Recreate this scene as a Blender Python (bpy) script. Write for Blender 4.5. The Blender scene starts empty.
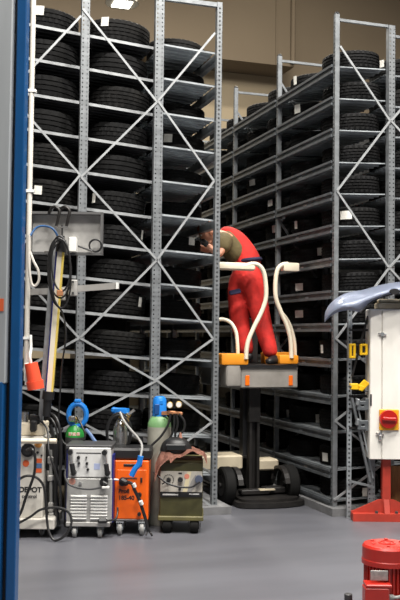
import bpy, bmesh, math, random
from mathutils import Vector, Matrix
random.seed(7)
PI = math.pi
sc = bpy.context.scene
COL = sc.collection

# ------------------------------------------------------------------ camera
FPX = 916.0
YAW = math.atan(300 / FPX)
PITCH = math.atan(38 / FPX)
ROLL = 0.012
EYE = Vector((0, 0, 1.6))
F0 = Vector((math.sin(YAW), math.cos(YAW), 0))
R0 = Vector((math.cos(YAW), -math.sin(YAW), 0))
FW = (F0 * math.cos(PITCH) + Vector((0, 0, 1)) * math.sin(PITCH)).normalized()
UP0 = R0.cross(FW).normalized()
RT = R0 * math.cos(ROLL) + UP0 * math.sin(ROLL)
UP = UP0 * math.cos(ROLL) - R0 * math.sin(ROLL)
cam_d = bpy.data.cameras.new('camera')
cam = bpy.data.objects.new('camera', cam_d)
COL.objects.link(cam)
cam.matrix_world = Matrix(((RT.x, UP.x, -FW.x, EYE.x), (RT.y, UP.y, -FW.y, EYE.y), (RT.z, UP.z, -FW.z, EYE.z), (0, 0, 0, 1)))
cam_d.sensor_width = 36
cam_d.sensor_fit = 'AUTO'
cam_d.lens = FPX / 600 * 36
cam_d.dof.use_dof = True
cam_d.dof.focus_distance = 8.0
cam_d.dof.aperture_fstop = 8.0
sc.camera = cam


def ray(px, py):
    return (FW + RT * ((px - 200) / FPX) - UP * ((py - 300) / FPX))


def PY(px, py, Y):
    d = ray(px, py)
    return EYE + d * (Y / d.y)


def PX(px, py, X):
    d = ray(px, py)
    return EYE + d * (X / d.x)


def PD(px, py, dep):
    return EYE + ray(px, py) * dep


def proj(p):
    v = Vector(p) - EYE
    z = v.dot(FW)
    return (200 + FPX * v.dot(RT) / z, 300 - FPX * v.dot(UP) / z)


# ------------------------------------------------------------------ materials
MATS = {}


def mat(name, col, rough=0.5, metal=0.0, noise=0.0, scale=8.0, col2=None, bump=0.0, bscale=60.0, coat=0.0, emit=None, estr=0.0, stretch=None, spec=0.5):
    if name in MATS:
        return MATS[name]
    m = bpy.data.materials.new(name)
    m.use_nodes = True
    nt = m.node_tree
    b = nt.nodes['Principled BSDF']
    b.inputs['Roughness'].default_value = rough
    b.inputs['Metallic'].default_value = metal
    b.inputs['Specular IOR Level'].default_value = spec
    b.inputs['Coat Weight'].default_value = coat
    b.inputs['Base Color'].default_value = (*col, 1)
    tc = nt.nodes.new('ShaderNodeTexCoord')
    mp = nt.nodes.new('ShaderNodeMapping')
    nt.links.new(tc.outputs['Object'], mp.inputs['Vector'])
    if stretch:
        mp.inputs['Scale'].default_value = stretch
    if noise > 0:
        n = nt.nodes.new('ShaderNodeTexNoise')
        n.inputs['Scale'].default_value = scale
        n.inputs['Detail'].default_value = 5
        nt.links.new(mp.outputs['Vector'], n.inputs['Vector'])
        r = nt.nodes.new('ShaderNodeValToRGB')
        c2 = col2 if col2 else tuple(c * (1 - noise) for c in col)
        r.color_ramp.elements[0].color = (*c2, 1)
        r.color_ramp.elements[1].color = (*col, 1)
        r.color_ramp.elements[0].position = 0.35
        r.color_ramp.elements[1].position = 0.62
        nt.links.new(n.outputs['Fac'], r.inputs['Fac'])
        nt.links.new(r.outputs['Color'], b.inputs['Base Color'])
    if bump > 0:
        n2 = nt.nodes.new('ShaderNodeTexNoise')
        n2.inputs['Scale'].default_value = bscale
        nt.links.new(mp.outputs['Vector'], n2.inputs['Vector'])
        bp = nt.nodes.new('ShaderNodeBump')
        bp.inputs['Strength'].default_value = bump
        bp.inputs['Distance'].default_value = 0.01
        nt.links.new(n2.outputs['Fac'], bp.inputs['Height'])
        nt.links.new(bp.outputs['Normal'], b.inputs['Normal'])
    if emit:
        b.inputs['Emission Color'].default_value = (*emit, 1)
        b.inputs['Emission Strength'].default_value = estr
    MATS[name] = m
    return m


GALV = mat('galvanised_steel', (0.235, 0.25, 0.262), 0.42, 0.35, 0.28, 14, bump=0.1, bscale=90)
GALVS = mat('bright_galvanised_strip', (0.36, 0.375, 0.385), 0.45, 0.2, 0.2, 14)
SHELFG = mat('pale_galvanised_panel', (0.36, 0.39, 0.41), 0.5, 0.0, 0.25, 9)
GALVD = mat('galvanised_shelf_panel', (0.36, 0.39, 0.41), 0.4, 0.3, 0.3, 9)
GALVB = mat('darkened_galvanised', (0.135, 0.148, 0.160), 0.45, 0.3, 0.3, 12)  # darker galvanised copy; grazing light on the aisle beams put into its colour
SHADEK = mat('shade_dark_panel', (0.05, 0.052, 0.055), 0.5, 0.2, 0.3, 9)  # near-black tone carries the shade inside the racks
RUBBER = mat('tyre_rubber', (0.0085, 0.0085, 0.009), 0.75, 0, 0.35, 6, col2=(0.006, 0.006, 0.006), spec=0.14)
RUBBER2 = mat('tyre_rubber_worn', (0.012, 0.0115, 0.011), 0.78, 0, 0.35, 6, col2=(0.008, 0.008, 0.008), spec=0.14)
PAPER = mat('white_paper', (0.78, 0.76, 0.70), 0.7, 0, 0.12, 40)
PAPERC = mat('cream_paper', (0.62, 0.50, 0.32), 0.7, 0, 0.1, 40)
FLOOR = mat('grey_epoxy_floor', (0.130, 0.132, 0.150), 0.36, 0, 0.2, 0.9, bump=0.03, bscale=4, stretch=(0.5, 2.2, 1))
WALLT = mat('tan_painted_wall', (0.235, 0.185, 0.128), 0.85, 0, 0.06, 0.6)
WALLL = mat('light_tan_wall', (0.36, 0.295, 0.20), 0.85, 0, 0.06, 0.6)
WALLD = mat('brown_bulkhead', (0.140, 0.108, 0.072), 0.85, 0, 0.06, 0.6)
CEIL = mat('dark_ceiling', (0.10, 0.095, 0.085), 0.9)
WALLS = mat('dull_side_wall', (0.12, 0.10, 0.08), 0.9)
CONC = mat('pale_concrete', (0.18, 0.18, 0.185), 0.8, 0, 0.25, 10)
BLUE = mat('blue_enamel', (0.002, 0.08, 0.25), 0.38, 0, 0.12, 5, coat=0.2)
GREYC = mat('grey_brushed_carriage', (0.44, 0.47, 0.49), 0.5, 0.1, 0.2, 5, stretch=(1, 1, 0.15))
BLACK = mat('black_plastic', (0.012, 0.012, 0.013), 0.45)
BLACKM = mat('black_painted_steel', (0.022, 0.020, 0.019), 0.45, 0.2, 0.3, 12)
DARK = mat('dark_grey_plastic', (0.05, 0.05, 0.052), 0.5)
CREAM = mat('cream_enamel', (0.78, 0.70, 0.55), 0.4, 0, 0.08, 6)
CREAMD = mat('cream_moulded_cover', (0.60, 0.52, 0.38), 0.55, 0, 0.2, 6)
ORANGE = mat('orange_pad', (0.85, 0.30, 0.015), 0.5, 0, 0.1, 8)
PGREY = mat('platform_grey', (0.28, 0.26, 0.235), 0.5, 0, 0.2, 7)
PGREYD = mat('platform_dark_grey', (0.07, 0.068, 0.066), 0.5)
REFL = mat('orange_reflector', (0.85, 0.16, 0.01), 0.2, coat=0.5)
SKIN = mat('skin', (0.58, 0.27, 0.17), 0.55, 0, 0.08, 20)
RED = mat('red_cotton', (0.62, 0.024, 0.018), 0.8, 0, 0.35, 9, bump=0.5, bscale=26)
NAVY = mat('navy_cotton', (0.012, 0.012, 0.05), 0.8, 0, 0.2, 12)
OLIVE = mat('olive_cotton', (0.125, 0.095, 0.038), 0.85, 0, 0.25, 9, bump=0.4, bscale=26)
HAIR = mat('reddish_hair', (0.22, 0.07, 0.03), 0.7, 0, 0.3, 60)
SILVER = mat('silver_grey_paint', (0.42, 0.415, 0.40), 0.4, 0.15, 0.15, 14, bump=0.06, bscale=120)
PANELW = mat('white_control_panel', (0.70, 0.70, 0.69), 0.4, 0, 0.12, 16)
LOUV = mat('pale_louvre', (0.66, 0.66, 0.64), 0.4)
NAVYP = mat('navy_paint', (0.012, 0.018, 0.16), 0.4)
ORP = mat('orange_enamel', (0.90, 0.13, 0.004), 0.38, 0, 0.08, 7, coat=0.15)
OLP = mat('olive_enamel', (0.062, 0.058, 0.019), 0.5, 0, 0.3, 9)
OLPL = mat('pale_olive_enamel', (0.135, 0.12, 0.042), 0.55, 0, 0.3, 9)
BEIGEP = mat('beige_panel', (0.50, 0.47, 0.41), 0.5, 0, 0.12, 16)
WHITEP = mat('off_white_enamel', (0.66, 0.63, 0.57), 0.45, 0, 0.22, 6, stretch=(1, 1, 0.3))
WHITEC = mat('white_cabinet_paint', (0.80, 0.775, 0.72), 0.5, 0, 0.16, 5, stretch=(1, 1, 0.4))
STICKR = mat('red_orange_sticker', (0.72, 0.13, 0.04), 0.5)
STICKB = mat('blue_sticker', (0.10, 0.18, 0.36), 0.5)
STICKO = mat('orange_brown_sticker', (0.55, 0.25, 0.06), 0.5)
WOODP = mat('pale_plank', (0.62, 0.52, 0.40), 0.6, 0, 0.25, 10, stretch=(0.4, 4, 4))
WOODB = mat('brown_wood', (0.24, 0.115, 0.035), 0.7, 0, 0.5, 7, stretch=(4, 4, 0.6))
CHROME = mat('chrome_metal', (0.62, 0.62, 0.61), 0.25, 0.9)
STEELG = mat('grey_cylinder_paint', (0.34, 0.34, 0.31), 0.4, 0.1, 0.25, 9)
GREENP = mat('green_cylinder_paint', (0.03, 0.33, 0.055), 0.35, 0, 0.3, 12)
BLUEP = mat('bright_blue_plastic', (0.012, 0.20, 0.66), 0.4)
BRASS = mat('brass', (0.68, 0.46, 0.15), 0.3, 0.8)
COPPER = mat('copper_block', (0.55, 0.25, 0.12), 0.4, 0.5)
CLOTH = mat('brown_pink_cloth', (0.36, 0.165, 0.12), 0.9, 0, 0.35, 14, bump=0.5, bscale=40)
BOXG = mat('grey_metal_box', (0.48, 0.47, 0.45), 0.5, 0.2, 0.3, 7)
BOXE = mat('dark_grey_box_edge', (0.11, 0.11, 0.11), 0.5, 0.2)
WHITEPL = mat('white_plastic', (0.76, 0.76, 0.73), 0.45)
CABLEB = mat('blue_cable', (0.02, 0.09, 0.24), 0.45)
CABLEG = mat('grey_cable', (0.30, 0.30, 0.29), 0.5)
CABLEP = mat('pale_cable', (0.55, 0.52, 0.47), 0.5)
REDPL = mat('red_plug_plastic', (0.80, 0.085, 0.035), 0.4)
LAMPW = mat('lamp_tube_cream', (0.85, 0.79, 0.64), 0.35)
LAMPY = mat('lamp_yellow_strip', (0.86, 0.66, 0.14), 0.4)
FENDER = mat('pale_silver_blue_paint', (0.38, 0.43, 0.56), 0.36, 0.15, 0.08, 3, coat=0.7)
REDS = mat('red_machine_paint', (0.47, 0.020, 0.011), 0.38, 0, 0.14, 9, coat=0.25)
REDST = mat('orange_red_stand_paint', (0.44, 0.040, 0.022), 0.5, 0, 0.22, 9)
REDKNOB = mat('red_switch_knob', (0.42, 0.010, 0.006), 0.3, coat=0.4)
YELLOW = mat('yellow_enamel', (0.80, 0.48, 0.01), 0.4, 0, 0.1, 9)
PLATE = mat('grey_name_plate', (0.42, 0.40, 0.38), 0.45, 0.3, 0.3, 60)
LAMPE = mat('lit_lamp_panel', (1, 1, 1), 0.5, emit=(1, 0.97, 0.86), estr=9.0)
LAMPR = mat('lamp_reflector', (0.32, 0.30, 0.26), 0.5)
ORANGEG = mat('orange_gauge_plate', (0.62, 0.16, 0.06), 0.5)


def perf_mat():
    return GALV


# ------------------------------------------------------------------ mesh helpers
def bx(bm, c, s, rot=None, bev=0.0, seg=1):
    r = bmesh.ops.create_cube(bm, size=1.0)
    vs = r['verts']
    bmesh.ops.scale(bm, vec=Vector(s), verts=vs)
    if bev > 0:
        es = list({e for v in vs for e in v.link_edges})
        rb = bmesh.ops.bevel(bm, geom=es, offset=min(bev, min(s) * 0.45), segments=seg, affect='EDGES', profile=0.6)
        vs = list({v for f in rb['faces'] for v in f.verts} | {v for v in vs if v.is_valid})
        # collect whole island
        seen = set(vs)
        st = list(vs)
        while st:
            v = st.pop()
            for e in v.link_edges:
                o = e.other_vert(v)
                if o not in seen:
                    seen.add(o)
                    st.append(o)
        vs = list(seen)
    if rot is not None:
        bmesh.ops.transform(bm, matrix=rot.to_4x4(), verts=vs)
    bmesh.ops.translate(bm, vec=Vector(c), verts=vs)
    return vs


def bar(bm, p0, p1, w, h=None, upv=(0, 0, 1)):
    """square bar between two points"""
    p0, p1 = Vector(p0), Vector(p1)
    h = h or w
    d = (p1 - p0)
    L = d.length
    d.normalize()
    u = Vector(upv)
    if abs(d.dot(u)) > 0.99:
        u = Vector((0, 1, 0))
    x = u.cross(d).normalized()
    y = d.cross(x)
    m = Matrix((x, y, d)).transposed()
    bx(bm, (p0 + p1) / 2, (w, h, L), rot=m)


def cy(bm, p0, p1, r, r2=None, seg=20, cap=True):
    p0, p1 = Vector(p0), Vector(p1)
    d = p1 - p0
    r2 = r if r2 is None else r2
    q = Vector((0, 0, 1)).rotation_difference(d.normalized())
    m = Matrix.Translation((p0 + p1) / 2) @ q.to_matrix().to_4x4()
    bmesh.ops.create_cone(bm, cap_ends=cap, segments=seg, radius1=r, radius2=r2, depth=d.length, matrix=m)


def smooth_path(pts, n=6):
    pts = [Vector(p) for p in pts]
    if len(pts) < 3:
        return pts
    out = []
    P = [pts[0] * 2 - pts[1]] + pts + [pts[-1] * 2 - pts[-2]]
    for i in range(1, len(P) - 2):
        a, b, c, d = P[i - 1], P[i], P[i + 1], P[i + 2]
        for k in range(n):
            t = k / n
            out.append(0.5 * ((2 * b) + (c - a) * t + (2 * a - 5 * b + 4 * c - d) * t * t + (3 * b - a - 3 * c + d) * t ** 3))
    out.append(pts[-1])
    return out


def tube(bm, pts, r, seg=8, n=6, closed=False, rr=None):
    pp = smooth_path(pts, n)
    if closed:
        pp = pp[:-1] if (pp[0] - pp[-1]).length < 1e-6 else pp
    rings = []
    t0 = None
    N = len(pp)
    nrm = None
    for i, p in enumerate(pp):
        if closed:
            t = (pp[(i + 1) % N] - pp[i - 1]).normalized()
        else:
            t = (pp[min(i + 1, N - 1)] - pp[max(i - 1, 0)]).normalized()
        if nrm is None:
            a = Vector((0, 0, 1)) if abs(t.z) < 0.9 else Vector((1, 0, 0))
            nrm = t.cross(a).normalized()
        else:
            q = t0.rotation_difference(t)
            nrm = q @ nrm
            nrm = (nrm - t * nrm.dot(t)).normalized()
        t0 = t
        b = t.cross(nrm)
        R = r if rr is None else rr[0] + (rr[1] - rr[0]) * i / (N - 1)
        rings.append([bm.verts.new(p + (nrm * math.cos(2 * PI * k / seg) + b * math.sin(2 * PI * k / seg)) * R) for k in range(seg)])
    M = N if closed else N - 1
    for i in range(M):
        A, B = rings[i], rings[(i + 1) % N]
        for k in range(seg):
            bm.faces.new((A[k], A[(k + 1) % seg], B[(k + 1) % seg], B[k]))
    if not closed:
        bm.faces.new(list(reversed(rings[0])))
        bm.faces.new(rings[-1])


def lathe(bm, prof, o=(0, 0, 0), seg=32, axis='z', closed=False):
    o = Vector(o)
    rings = []
    for (r, z) in prof:
        ring = []
        for k in range(seg):
            a = 2 * PI * k / seg
            if axis == 'z':
                v = Vector((r * math.cos(a), r * math.sin(a), z))
            elif axis == 'y':
                v = Vector((r * math.cos(a), z, r * math.sin(a)))
            else:
                v = Vector((z, r * math.cos(a), r * math.sin(a)))
            ring.append(bm.verts.new(o + v))
        rings.append(ring)
    n = len(rings)
    for i in range(n if closed else n - 1):
        A, B = rings[i], rings[(i + 1) % n]
        for k in range(seg):
            bm.faces.new((A[k], A[(k + 1) % seg], B[(k + 1) % seg], B[k]))
    if not closed:
        bm.faces.new(list(reversed(rings[0])))
        bm.faces.new(rings[-1])


def prism(bm, poly, vec):
    """extrude a 3-d polygon along vec"""
    vec = Vector(vec)
    a = [bm.verts.new(Vector(p)) for p in poly]
    b = [bm.verts.new(Vector(p) + vec) for p in poly]
    bm.faces.new(a)
    bm.faces.new(list(reversed(b)))
    n = len(a)
    for i in range(n):
        bm.faces.new((a[i], b[i], b[(i + 1) % n], a[(i + 1) % n]))


WM = {}


def wm(o):
    return WM.get(o.name, Matrix.Identity(4)) if o else Matrix.Identity(4)


def mesh_of(name, bm, m, ang=35):
    bmesh.ops.recalc_face_normals(bm, faces=bm.faces[:])
    me = bpy.data.meshes.new(name)
    bm.to_mesh(me)
    bm.free()
    if m:
        me.materials.append(m)
    if ang:
        me.polygons.foreach_set('use_smooth', [True] * len(me.polygons))
        me.set_sharp_from_angle(angle=math.radians(ang))
    return me


def obj(name, bm, m, parent=None, world=False, ang=35, label=None):
    """link ONE mesh object; world=True means the shape was built in world coordinates"""
    if world and parent is not None:
        bmesh.ops.transform(bm, matrix=wm(parent).inverted(), verts=bm.verts[:])
    o = bpy.data.objects.new(name, mesh_of(name, bm, m, ang))
    COL.objects.link(o)
    if parent is not None:
        o.parent = parent
    WM[o.name] = wm(parent).copy()
    if label:
        o['label'] = label
    return o


def thing(name, label, cat, loc=(0, 0, 0), rz=0.0, group=None):
    o = bpy.data.objects.new(name, None)
    COL.objects.link(o)
    o.empty_display_size = 0.1
    o.location = loc
    o.rotation_euler = (0, 0, rz)
    WM[o.name] = Matrix.Translation(Vector(loc)) @ Matrix.Rotation(rz, 4, 'Z')
    tag(o, label, cat, group)
    return o


def tag(o, label, cat, group=None):
    o['label'] = label
    o['category'] = cat
    if group:
        o['group'] = group
    return o


def struct(name, bm, m, ang=35):
    o = obj(name, bm, m, ang=ang)
    o['kind'] = 'structure'
    return o


def B():
    return bmesh.new()


def text_obj(name, body, size, m, parent, loc, rot=(PI / 2, 0, 0), ext=0.0008, label=None, bold=0.0, align='LEFT'):
    cu = bpy.data.curves.new(name, 'FONT')
    cu.body = body
    cu.size = size
    cu.extrude = ext
    cu.offset = bold
    cu.align_x = align
    tmp = bpy.data.objects.new('tmp', cu)
    COL.objects.link(tmp)
    dg = bpy.context.evaluated_depsgraph_get()
    me = bpy.data.meshes.new_from_object(tmp.evaluated_get(dg))
    bpy.data.objects.remove(tmp)
    me.materials.clear()
    me.materials.append(m)
    o = bpy.data.objects.new(name, me)
    COL.objects.link(o)
    o.parent = parent
    o.location = loc
    o.rotation_euler = rot
    if label:
        o['label'] = label
    return o


# ------------------------------------------------------------------ the setting
b = B(); bx(b, (3, 5.5, -0.05), (16, 23, 0.1)); struct('floor', b, FLOOR)
b = B(); bx(b, (3, 16.1, 5), (16, 0.2, 10)); struct('wall_back', b, WALLT)
b = B(); bx(b, (10.9, 5.5, 5), (0.2, 23, 10)); struct('wall_right', b, WALLS)
b = B(); bx(b, (-4.9, 5.5, 5), (0.2, 23, 10)); struct('wall_left', b, WALLS)
b = B(); bx(b, (3, 5.5, 10.05), (16, 23, 0.1)); struct('ceiling', b, CEIL)
# bulkhead box at the top of the back wall
pk = PY(294, 67, 15.2)
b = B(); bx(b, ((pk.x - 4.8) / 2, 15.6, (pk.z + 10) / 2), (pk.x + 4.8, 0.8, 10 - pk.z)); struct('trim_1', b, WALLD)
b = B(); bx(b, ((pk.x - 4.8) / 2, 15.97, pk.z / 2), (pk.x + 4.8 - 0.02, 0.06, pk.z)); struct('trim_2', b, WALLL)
pp = PY(294.5, 40, 15.1)
b = B(); cy(b, (pp.x, 15.16, pk.z + 0.05), (pp.x, 15.16, 10), 0.045, seg=16); struct('trim_3', b, WALLD)
pp = PY(276, 40, 15.2)
b = B(); bx(b, (pp.x, 15.19, (pk.z + 10) / 2), (0.02, 0.02, 10 - pk.z)); struct('trim_4', b, WALLD)

# ------------------------------------------------------------------ tyre rack pieces
XA = 2.808      # aisle face of the left rack
YL = 8.00      # end frame plane of the left rack
XR = PY(332.6, 500, 7.65).x
YR = 7.65


def upright_bm(x, y, z0, z1, w, dep, face='y', cols=1, holes=True):
    """C-profile post, perforated face towards -Y (face='y') or -X (face='x')"""
    bm = B()
    t = 0.003
    pitch = 0.04
    hw, hh = 0.0075, 0.0085
    n = int((z1 - z0) / pitch)
    if cols == 1:
        us = [-w / 2, -hw, hw, w / 2]
        holecols = [1]
    else:
        hw, hh = 0.0055, 0.0065
        a = w * 0.27
        us = [-w / 2, -a - hw, -a + hw, a - hw, a + hw, w / 2]
        holecols = [1, 3]
    zs = [z0]
    holerow = []
    for k in range(n):
        zc = z0 + pitch * (k + 0.5)
        zs += [zc - hh, zc + hh]
        holerow.append(len(zs) - 2)
    zs.append(z1)
    hr = set(holerow)

    def pt(u, v, z):
        return Vector((x + u, y + v, z)) if face == 'y' else Vector((x + v, y + u, z))
    vs = {}

    def V(i, j):
        if (i, j) not in vs:
            vs[(i, j)] = bm.verts.new(pt(us[i], 0, zs[j]))
        return vs[(i, j)]
    for j in range(len(zs) - 1):
        for i in range(len(us) - 1):
            if holes and j in hr and i in holecols:
                continue
            bm.faces.new((V(i, j), V(i + 1, j), V(i + 1, j + 1), V(i, j + 1)))
    # side flanges and rear lips
    for s in (-1, 1):
        c = pt(s * (w / 2 - t / 2), dep / 2, (z0 + z1) / 2)
        bx(bm, c, (t, dep, z1 - z0) if face == 'y' else (dep, t, z1 - z0))
        c = pt(s * (w / 2 - w * 0.14), dep, (z0 + z1) / 2)
        bx(bm, c, (w * 0.28, t, z1 - z0) if face == 'y' else (t, w * 0.28, z1 - z0))
    return bm


LZ = [4.285, 3.97, 3.646, 3.34, 3.017, 2.706, 2.381, 2.07, 1.757, 1.396, 1.044, 0.693, 0.35]
MZ = [4.325, 4.015, 3.695, 3.375, 3.06, 2.73, 2.42, 2.10, 1.786, 1.42, 1.07, 0.717, 0.38]
RZ = [4.174, 3.87, 3.57, 3.266, 2.97, 2.665, 2.356, 2.052, 1.748, 1.415, 1.074, 0.742, 0.40, 0.115]
TL, TM, TR = 0.055, 0.075, 0.05
ORD = ['top', 'second', 'third', 'fourth', 'fifth', 'sixth', 'seventh', 'eighth', 'ninth', 'tenth', 'eleventh', 'twelfth', 'thirteenth', 'lowest']


def shelf_panel(bm, x0, x1, y0, y1, zref, xref, tilt, th=0.022, lip=0.035, ribs=True, frontlip=True):
    """sheet shelf with a folded front lip and pressed ribs below, sloping by tilt about the Y axis"""
    def z(x):
        return zref - math.tan(tilt) * (x - xref)
    a = [(x0, y0, z(x0)), (x1, y0, z(x1)), (x1, y0, z(x1) - 0.004), (x0, y0, z(x0) - 0.004)]
    prism(bm, a, (0, y1 - y0, 0))
    if frontlip:
        a = [(x0, y0, z(x0)), (x1, y0, z(x1)), (x1, y0, z(x1) - lip), (x0, y0, z(x0) - lip)]
        prism(bm, a, (0, 0.003, 0))
    if ribs:
        n = max(1, int((y1 - y0) / 0.1))
        for k in range(1, n):
            yy = y0 + k * (y1 - y0) / n
            a = [(x0 + 0.01, yy, z(x0) - 0.004), (x1 - 0.01, yy, z(x1) - 0.004), (x1 - 0.01, yy, z(x1) - th), (x0 + 0.01, yy, z(x0) - th)]
            prism(bm, a, (0, 0.012, 0))


def brace_run(root, plane_y, nodes, w=0.019):
    for (a, c) in zip(nodes[:-1], nodes[1:]):
        p0 = PY(a[0], a[1], plane_y)
        p1 = PY(c[0], c[1], plane_y)
        bm = B()
        bar(bm, p0, p1, w, 0.012, upv=(0, 1, 0))
        obj('brace', bm, GALVS, root, world=True)


def step_beam(bm, x, y0, y1, z, h=0.085, side=-1):
    """stepped box beam running along Y, its face towards side*X"""
    bx(bm, (x - side * 0.018, (y0 + y1) / 2, z - h * 0.5 + 0.012), (0.036, y1 - y0, h))
    bx(bm, (x + side * 0.006, (y0 + y1) / 2, z + 0.002), (0.02, y1 - y0, 0.022))
    bx(bm, (x + side * 0.006, (y0 + y1) / 2, z - h + 0.024), (0.02, y1 - y0, 0.024))


# ---- left aisle rack
XLF = PY(156.2, 300, YL).x        # the wide post
XL2 = PY(81, 300, YL).x
XL3 = XL2 - (XLF - XL2) * 1.0
BAYS_L = [8.0, 9.35, 10.7, 12.05]
rackA = thing('tire_rack', 'galvanised tyre rack left of the aisle, loaded with black tyres, behind the welding machines', 'rack', ((XLF + XA) / 2, YL, 0), 0, 'tyre racks')
for k, y in enumerate(BAYS_L):
    obj('upright', upright_bm(XA - 0.025, y, 0.07, 4.75, 0.052, 0.05, 'y', 1, k == 0), GALV, rackA, world=True)
    obj('upright', upright_bm(XLF, y, 0.07, 4.95, 0.084, 0.05, 'y', 2, k == 0), GALV, rackA, world=True)
b = B(); bx(b, ((XLF + XA) / 2, YL + 0.025, 4.725), (XA - XLF, 0.04, 0.04)); obj('top_bar', b, GALV, rackA, world=True)
brace_run(rackA, YL - 0.004, [(215, 33), (158, 101), (214, 181), (157, 260), (213, 339), (156, 380), (212, 422), (156, 465), (211, 506)])
for i, z in enumerate(LZ):
    for k in range(3):
        bm = B()
        shelf_panel(bm, XLF + 0.045, XA - 0.05, BAYS_L[k] + 0.055, BAYS_L[k + 1] - 0.005, z, XA, TL, lip=0.02)
        obj('shelf', bm, SHELFG, rackA, world=True)
    for k in range(3):
        bm = B()
        step_beam(bm, XA + 0.002, BAYS_L[k] + 0.055, BAYS_L[k + 1], z - 0.012, side=1, h=0.075)
        obj('beam', bm, GALV, rackA, world=True)
b = B(); bx(b, ((XLF + XA) / 2 + 0.03, 10.0, 0.035), (XA - XLF + 0.15, 4.2, 0.07)); obj('base_plinth', b, CONC, rackA, world=True)
b = B(); bx(b, (XLF - 0.048, 10.5, 2.2), (0.008, 3.1, 4.25)); obj('side_panel', b, SHADEK, rackA, world=True)  # added dark sheet, blocks the view so the rack inside stays black
b = B(); bx(b, ((XLF + XA) / 2, 12.12, 2.2), (XA - XLF, 0.008, 4.25)); obj('back_panel', b, SHADEK, rackA, world=True)  # dark sheet added at the far end to stand for shade

# ---- left wall-side rack (two bays of shelves facing the workshop)
YM = 8.20
rackB = thing('tire_rack', 'galvanised tyre rack behind the open grey box, shelves facing the workshop', 'rack', (XL2, YL, 0), 0, 'tyre racks')
for k, x in enumerate((XL2, XL3)):
    obj('upright', upright_bm(x, YL, 0.0, 4.95, 0.075, 0.05, 'y', 2), GALV, rackB, world=True)
    obj('upright', upright_bm(x, YL + 1.6, 0.0, 4.95, 0.075, 0.05, 'y', 2, False), GALV, rackB, world=True)
XMR = PY(150, 300, YM).x
brace_run(rackB, YL - 0.004, [(83, 9), (157, 102)])
brace_run(rackB, YL - 0.004, [(157, 102), (81, 177), (157, 260), (80, 338), (156, 381), (79, 421), (156, 462)])
xl = proj((XL3, YL, 2))[0]
brace_run(rackB, YL - 0.004, [(81, 16), (xl, 100)])
brace_run(rackB, YL - 0.004, [(xl, 86), (80, 175), (xl, 270)])
brace_run(rackB, YL - 0.004, [(xl, 254), (79, 338), (xl, 381), (78, 421), (xl, 462)])
XB0 = XL3 - 0.2
for i, z in enumerate(MZ):
    bm = B()
    shelf_panel(bm, XB0, XMR, YM + 0.03, YM + 1.35, z - 0.002, XMR, TM, lip=0.03, ribs=True, frontlip=False)
    obj('shelf', bm, SHADEK, rackB, world=True)  # shade under the shelves is put into this panel colour
    bm = B()
    shelf_panel(bm, XB0, XMR, YM, YM + 0.03, z, XMR, TM, lip=0.03, ribs=False)
    obj('beam', bm, GALVS, rackB, world=True)

for (z0, z1) in ((0.05, 1.37), (1.47, 4.9)):
    b = B(); bx(b, ((XB0 + XMR) / 2 + 0.05, YM + 1.37, (z0 + z1) / 2), (XMR - XB0 + 0.2, 0.01, z1 - z0 if z1 < 4 else 4.35 - z0)) if z1 < 4 else bx(b, ((XB0 + XMR) / 2 + 0.05, YM + 1.37, (z0 + 4.38) / 2), (XMR - XB0 + 0.2, 0.01, 4.38 - z0)); obj('back_panel', b, SHADEK, rackB, world=True)  # dark sheets added for the shade inside; the slot shows the lit wall

# ---- right rack
BAYS_R = [7.65, PX(276.2, 180, XR).y - 0.03, PX(233, 180, XR).y - 0.03]
BAYS_R += [BAYS_R[2] + 1.4, BAYS_R[2] + 2.8, BAYS_R[2] + 4.1, BAYS_R[2] + 5.3]
print('BAYS', BAYS_R)
TOPS_R = 4.65
XR1 = XR + 0.595
rackC = thing('tire_rack', 'tall galvanised tyre rack right of the aisle, its end post behind the silver fender', 'rack', (XR, YR, 0), 0, 'tyre racks')
for k, y in enumerate(BAYS_R):
    obj('upright', upright_bm(XR + 0.0, y + 0.02, 0.07, TOPS_R, 0.04, 0.045, 'x', 1), GALV, rackC, world=True)
    obj('upright', upright_bm(XR1 + 0.005, y, 0.07, TOPS_R - 0.04, 0.072, 0.05, 'y', 2, k == 0), GALV, rackC, world=True)
    bm = B(); bx(bm, ((XR + XR1) / 2, y + 0.02, TOPS_R - 0.05), (XR1 - XR - 0.03, 0.025, 0.025)); obj('top_bar', bm, GALV, rackC, world=True)
    bm = B(); bx(bm, (XR + 0.025, y + 0.025, TOPS_R + 0.012), (0.04, 0.04, 0.024), bev=0.006); obj('post_cap', bm, BLACK, rackC, world=True)
brace_run(rackC, YR - 0.004, [(340, 46), (390, 121), (337, 191), (389, 268), (336, 339), (388, 380), (335, 421), (387, 461), (334, 500)])
for k in (1, 2):   # zigzag of the inner frames
    zs_ = [4.35, 3.6, 2.85, 2.1, 1.5, 1.0, 0.3]
    for q in range(len(zs_) - 1):
        bm = B()
        xa, xb = (XR + 0.05, XR1) if q % 2 == 0 else (XR1, XR + 0.05)
        bar(bm, (xa, BAYS_R[k] + 0.02, zs_[q]), (xb, BAYS_R[k] + 0.02, zs_[q + 1]), 0.022, 0.012, upv=(0, 1, 0))
        obj('brace', bm, GALV, rackC, world=True)
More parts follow.
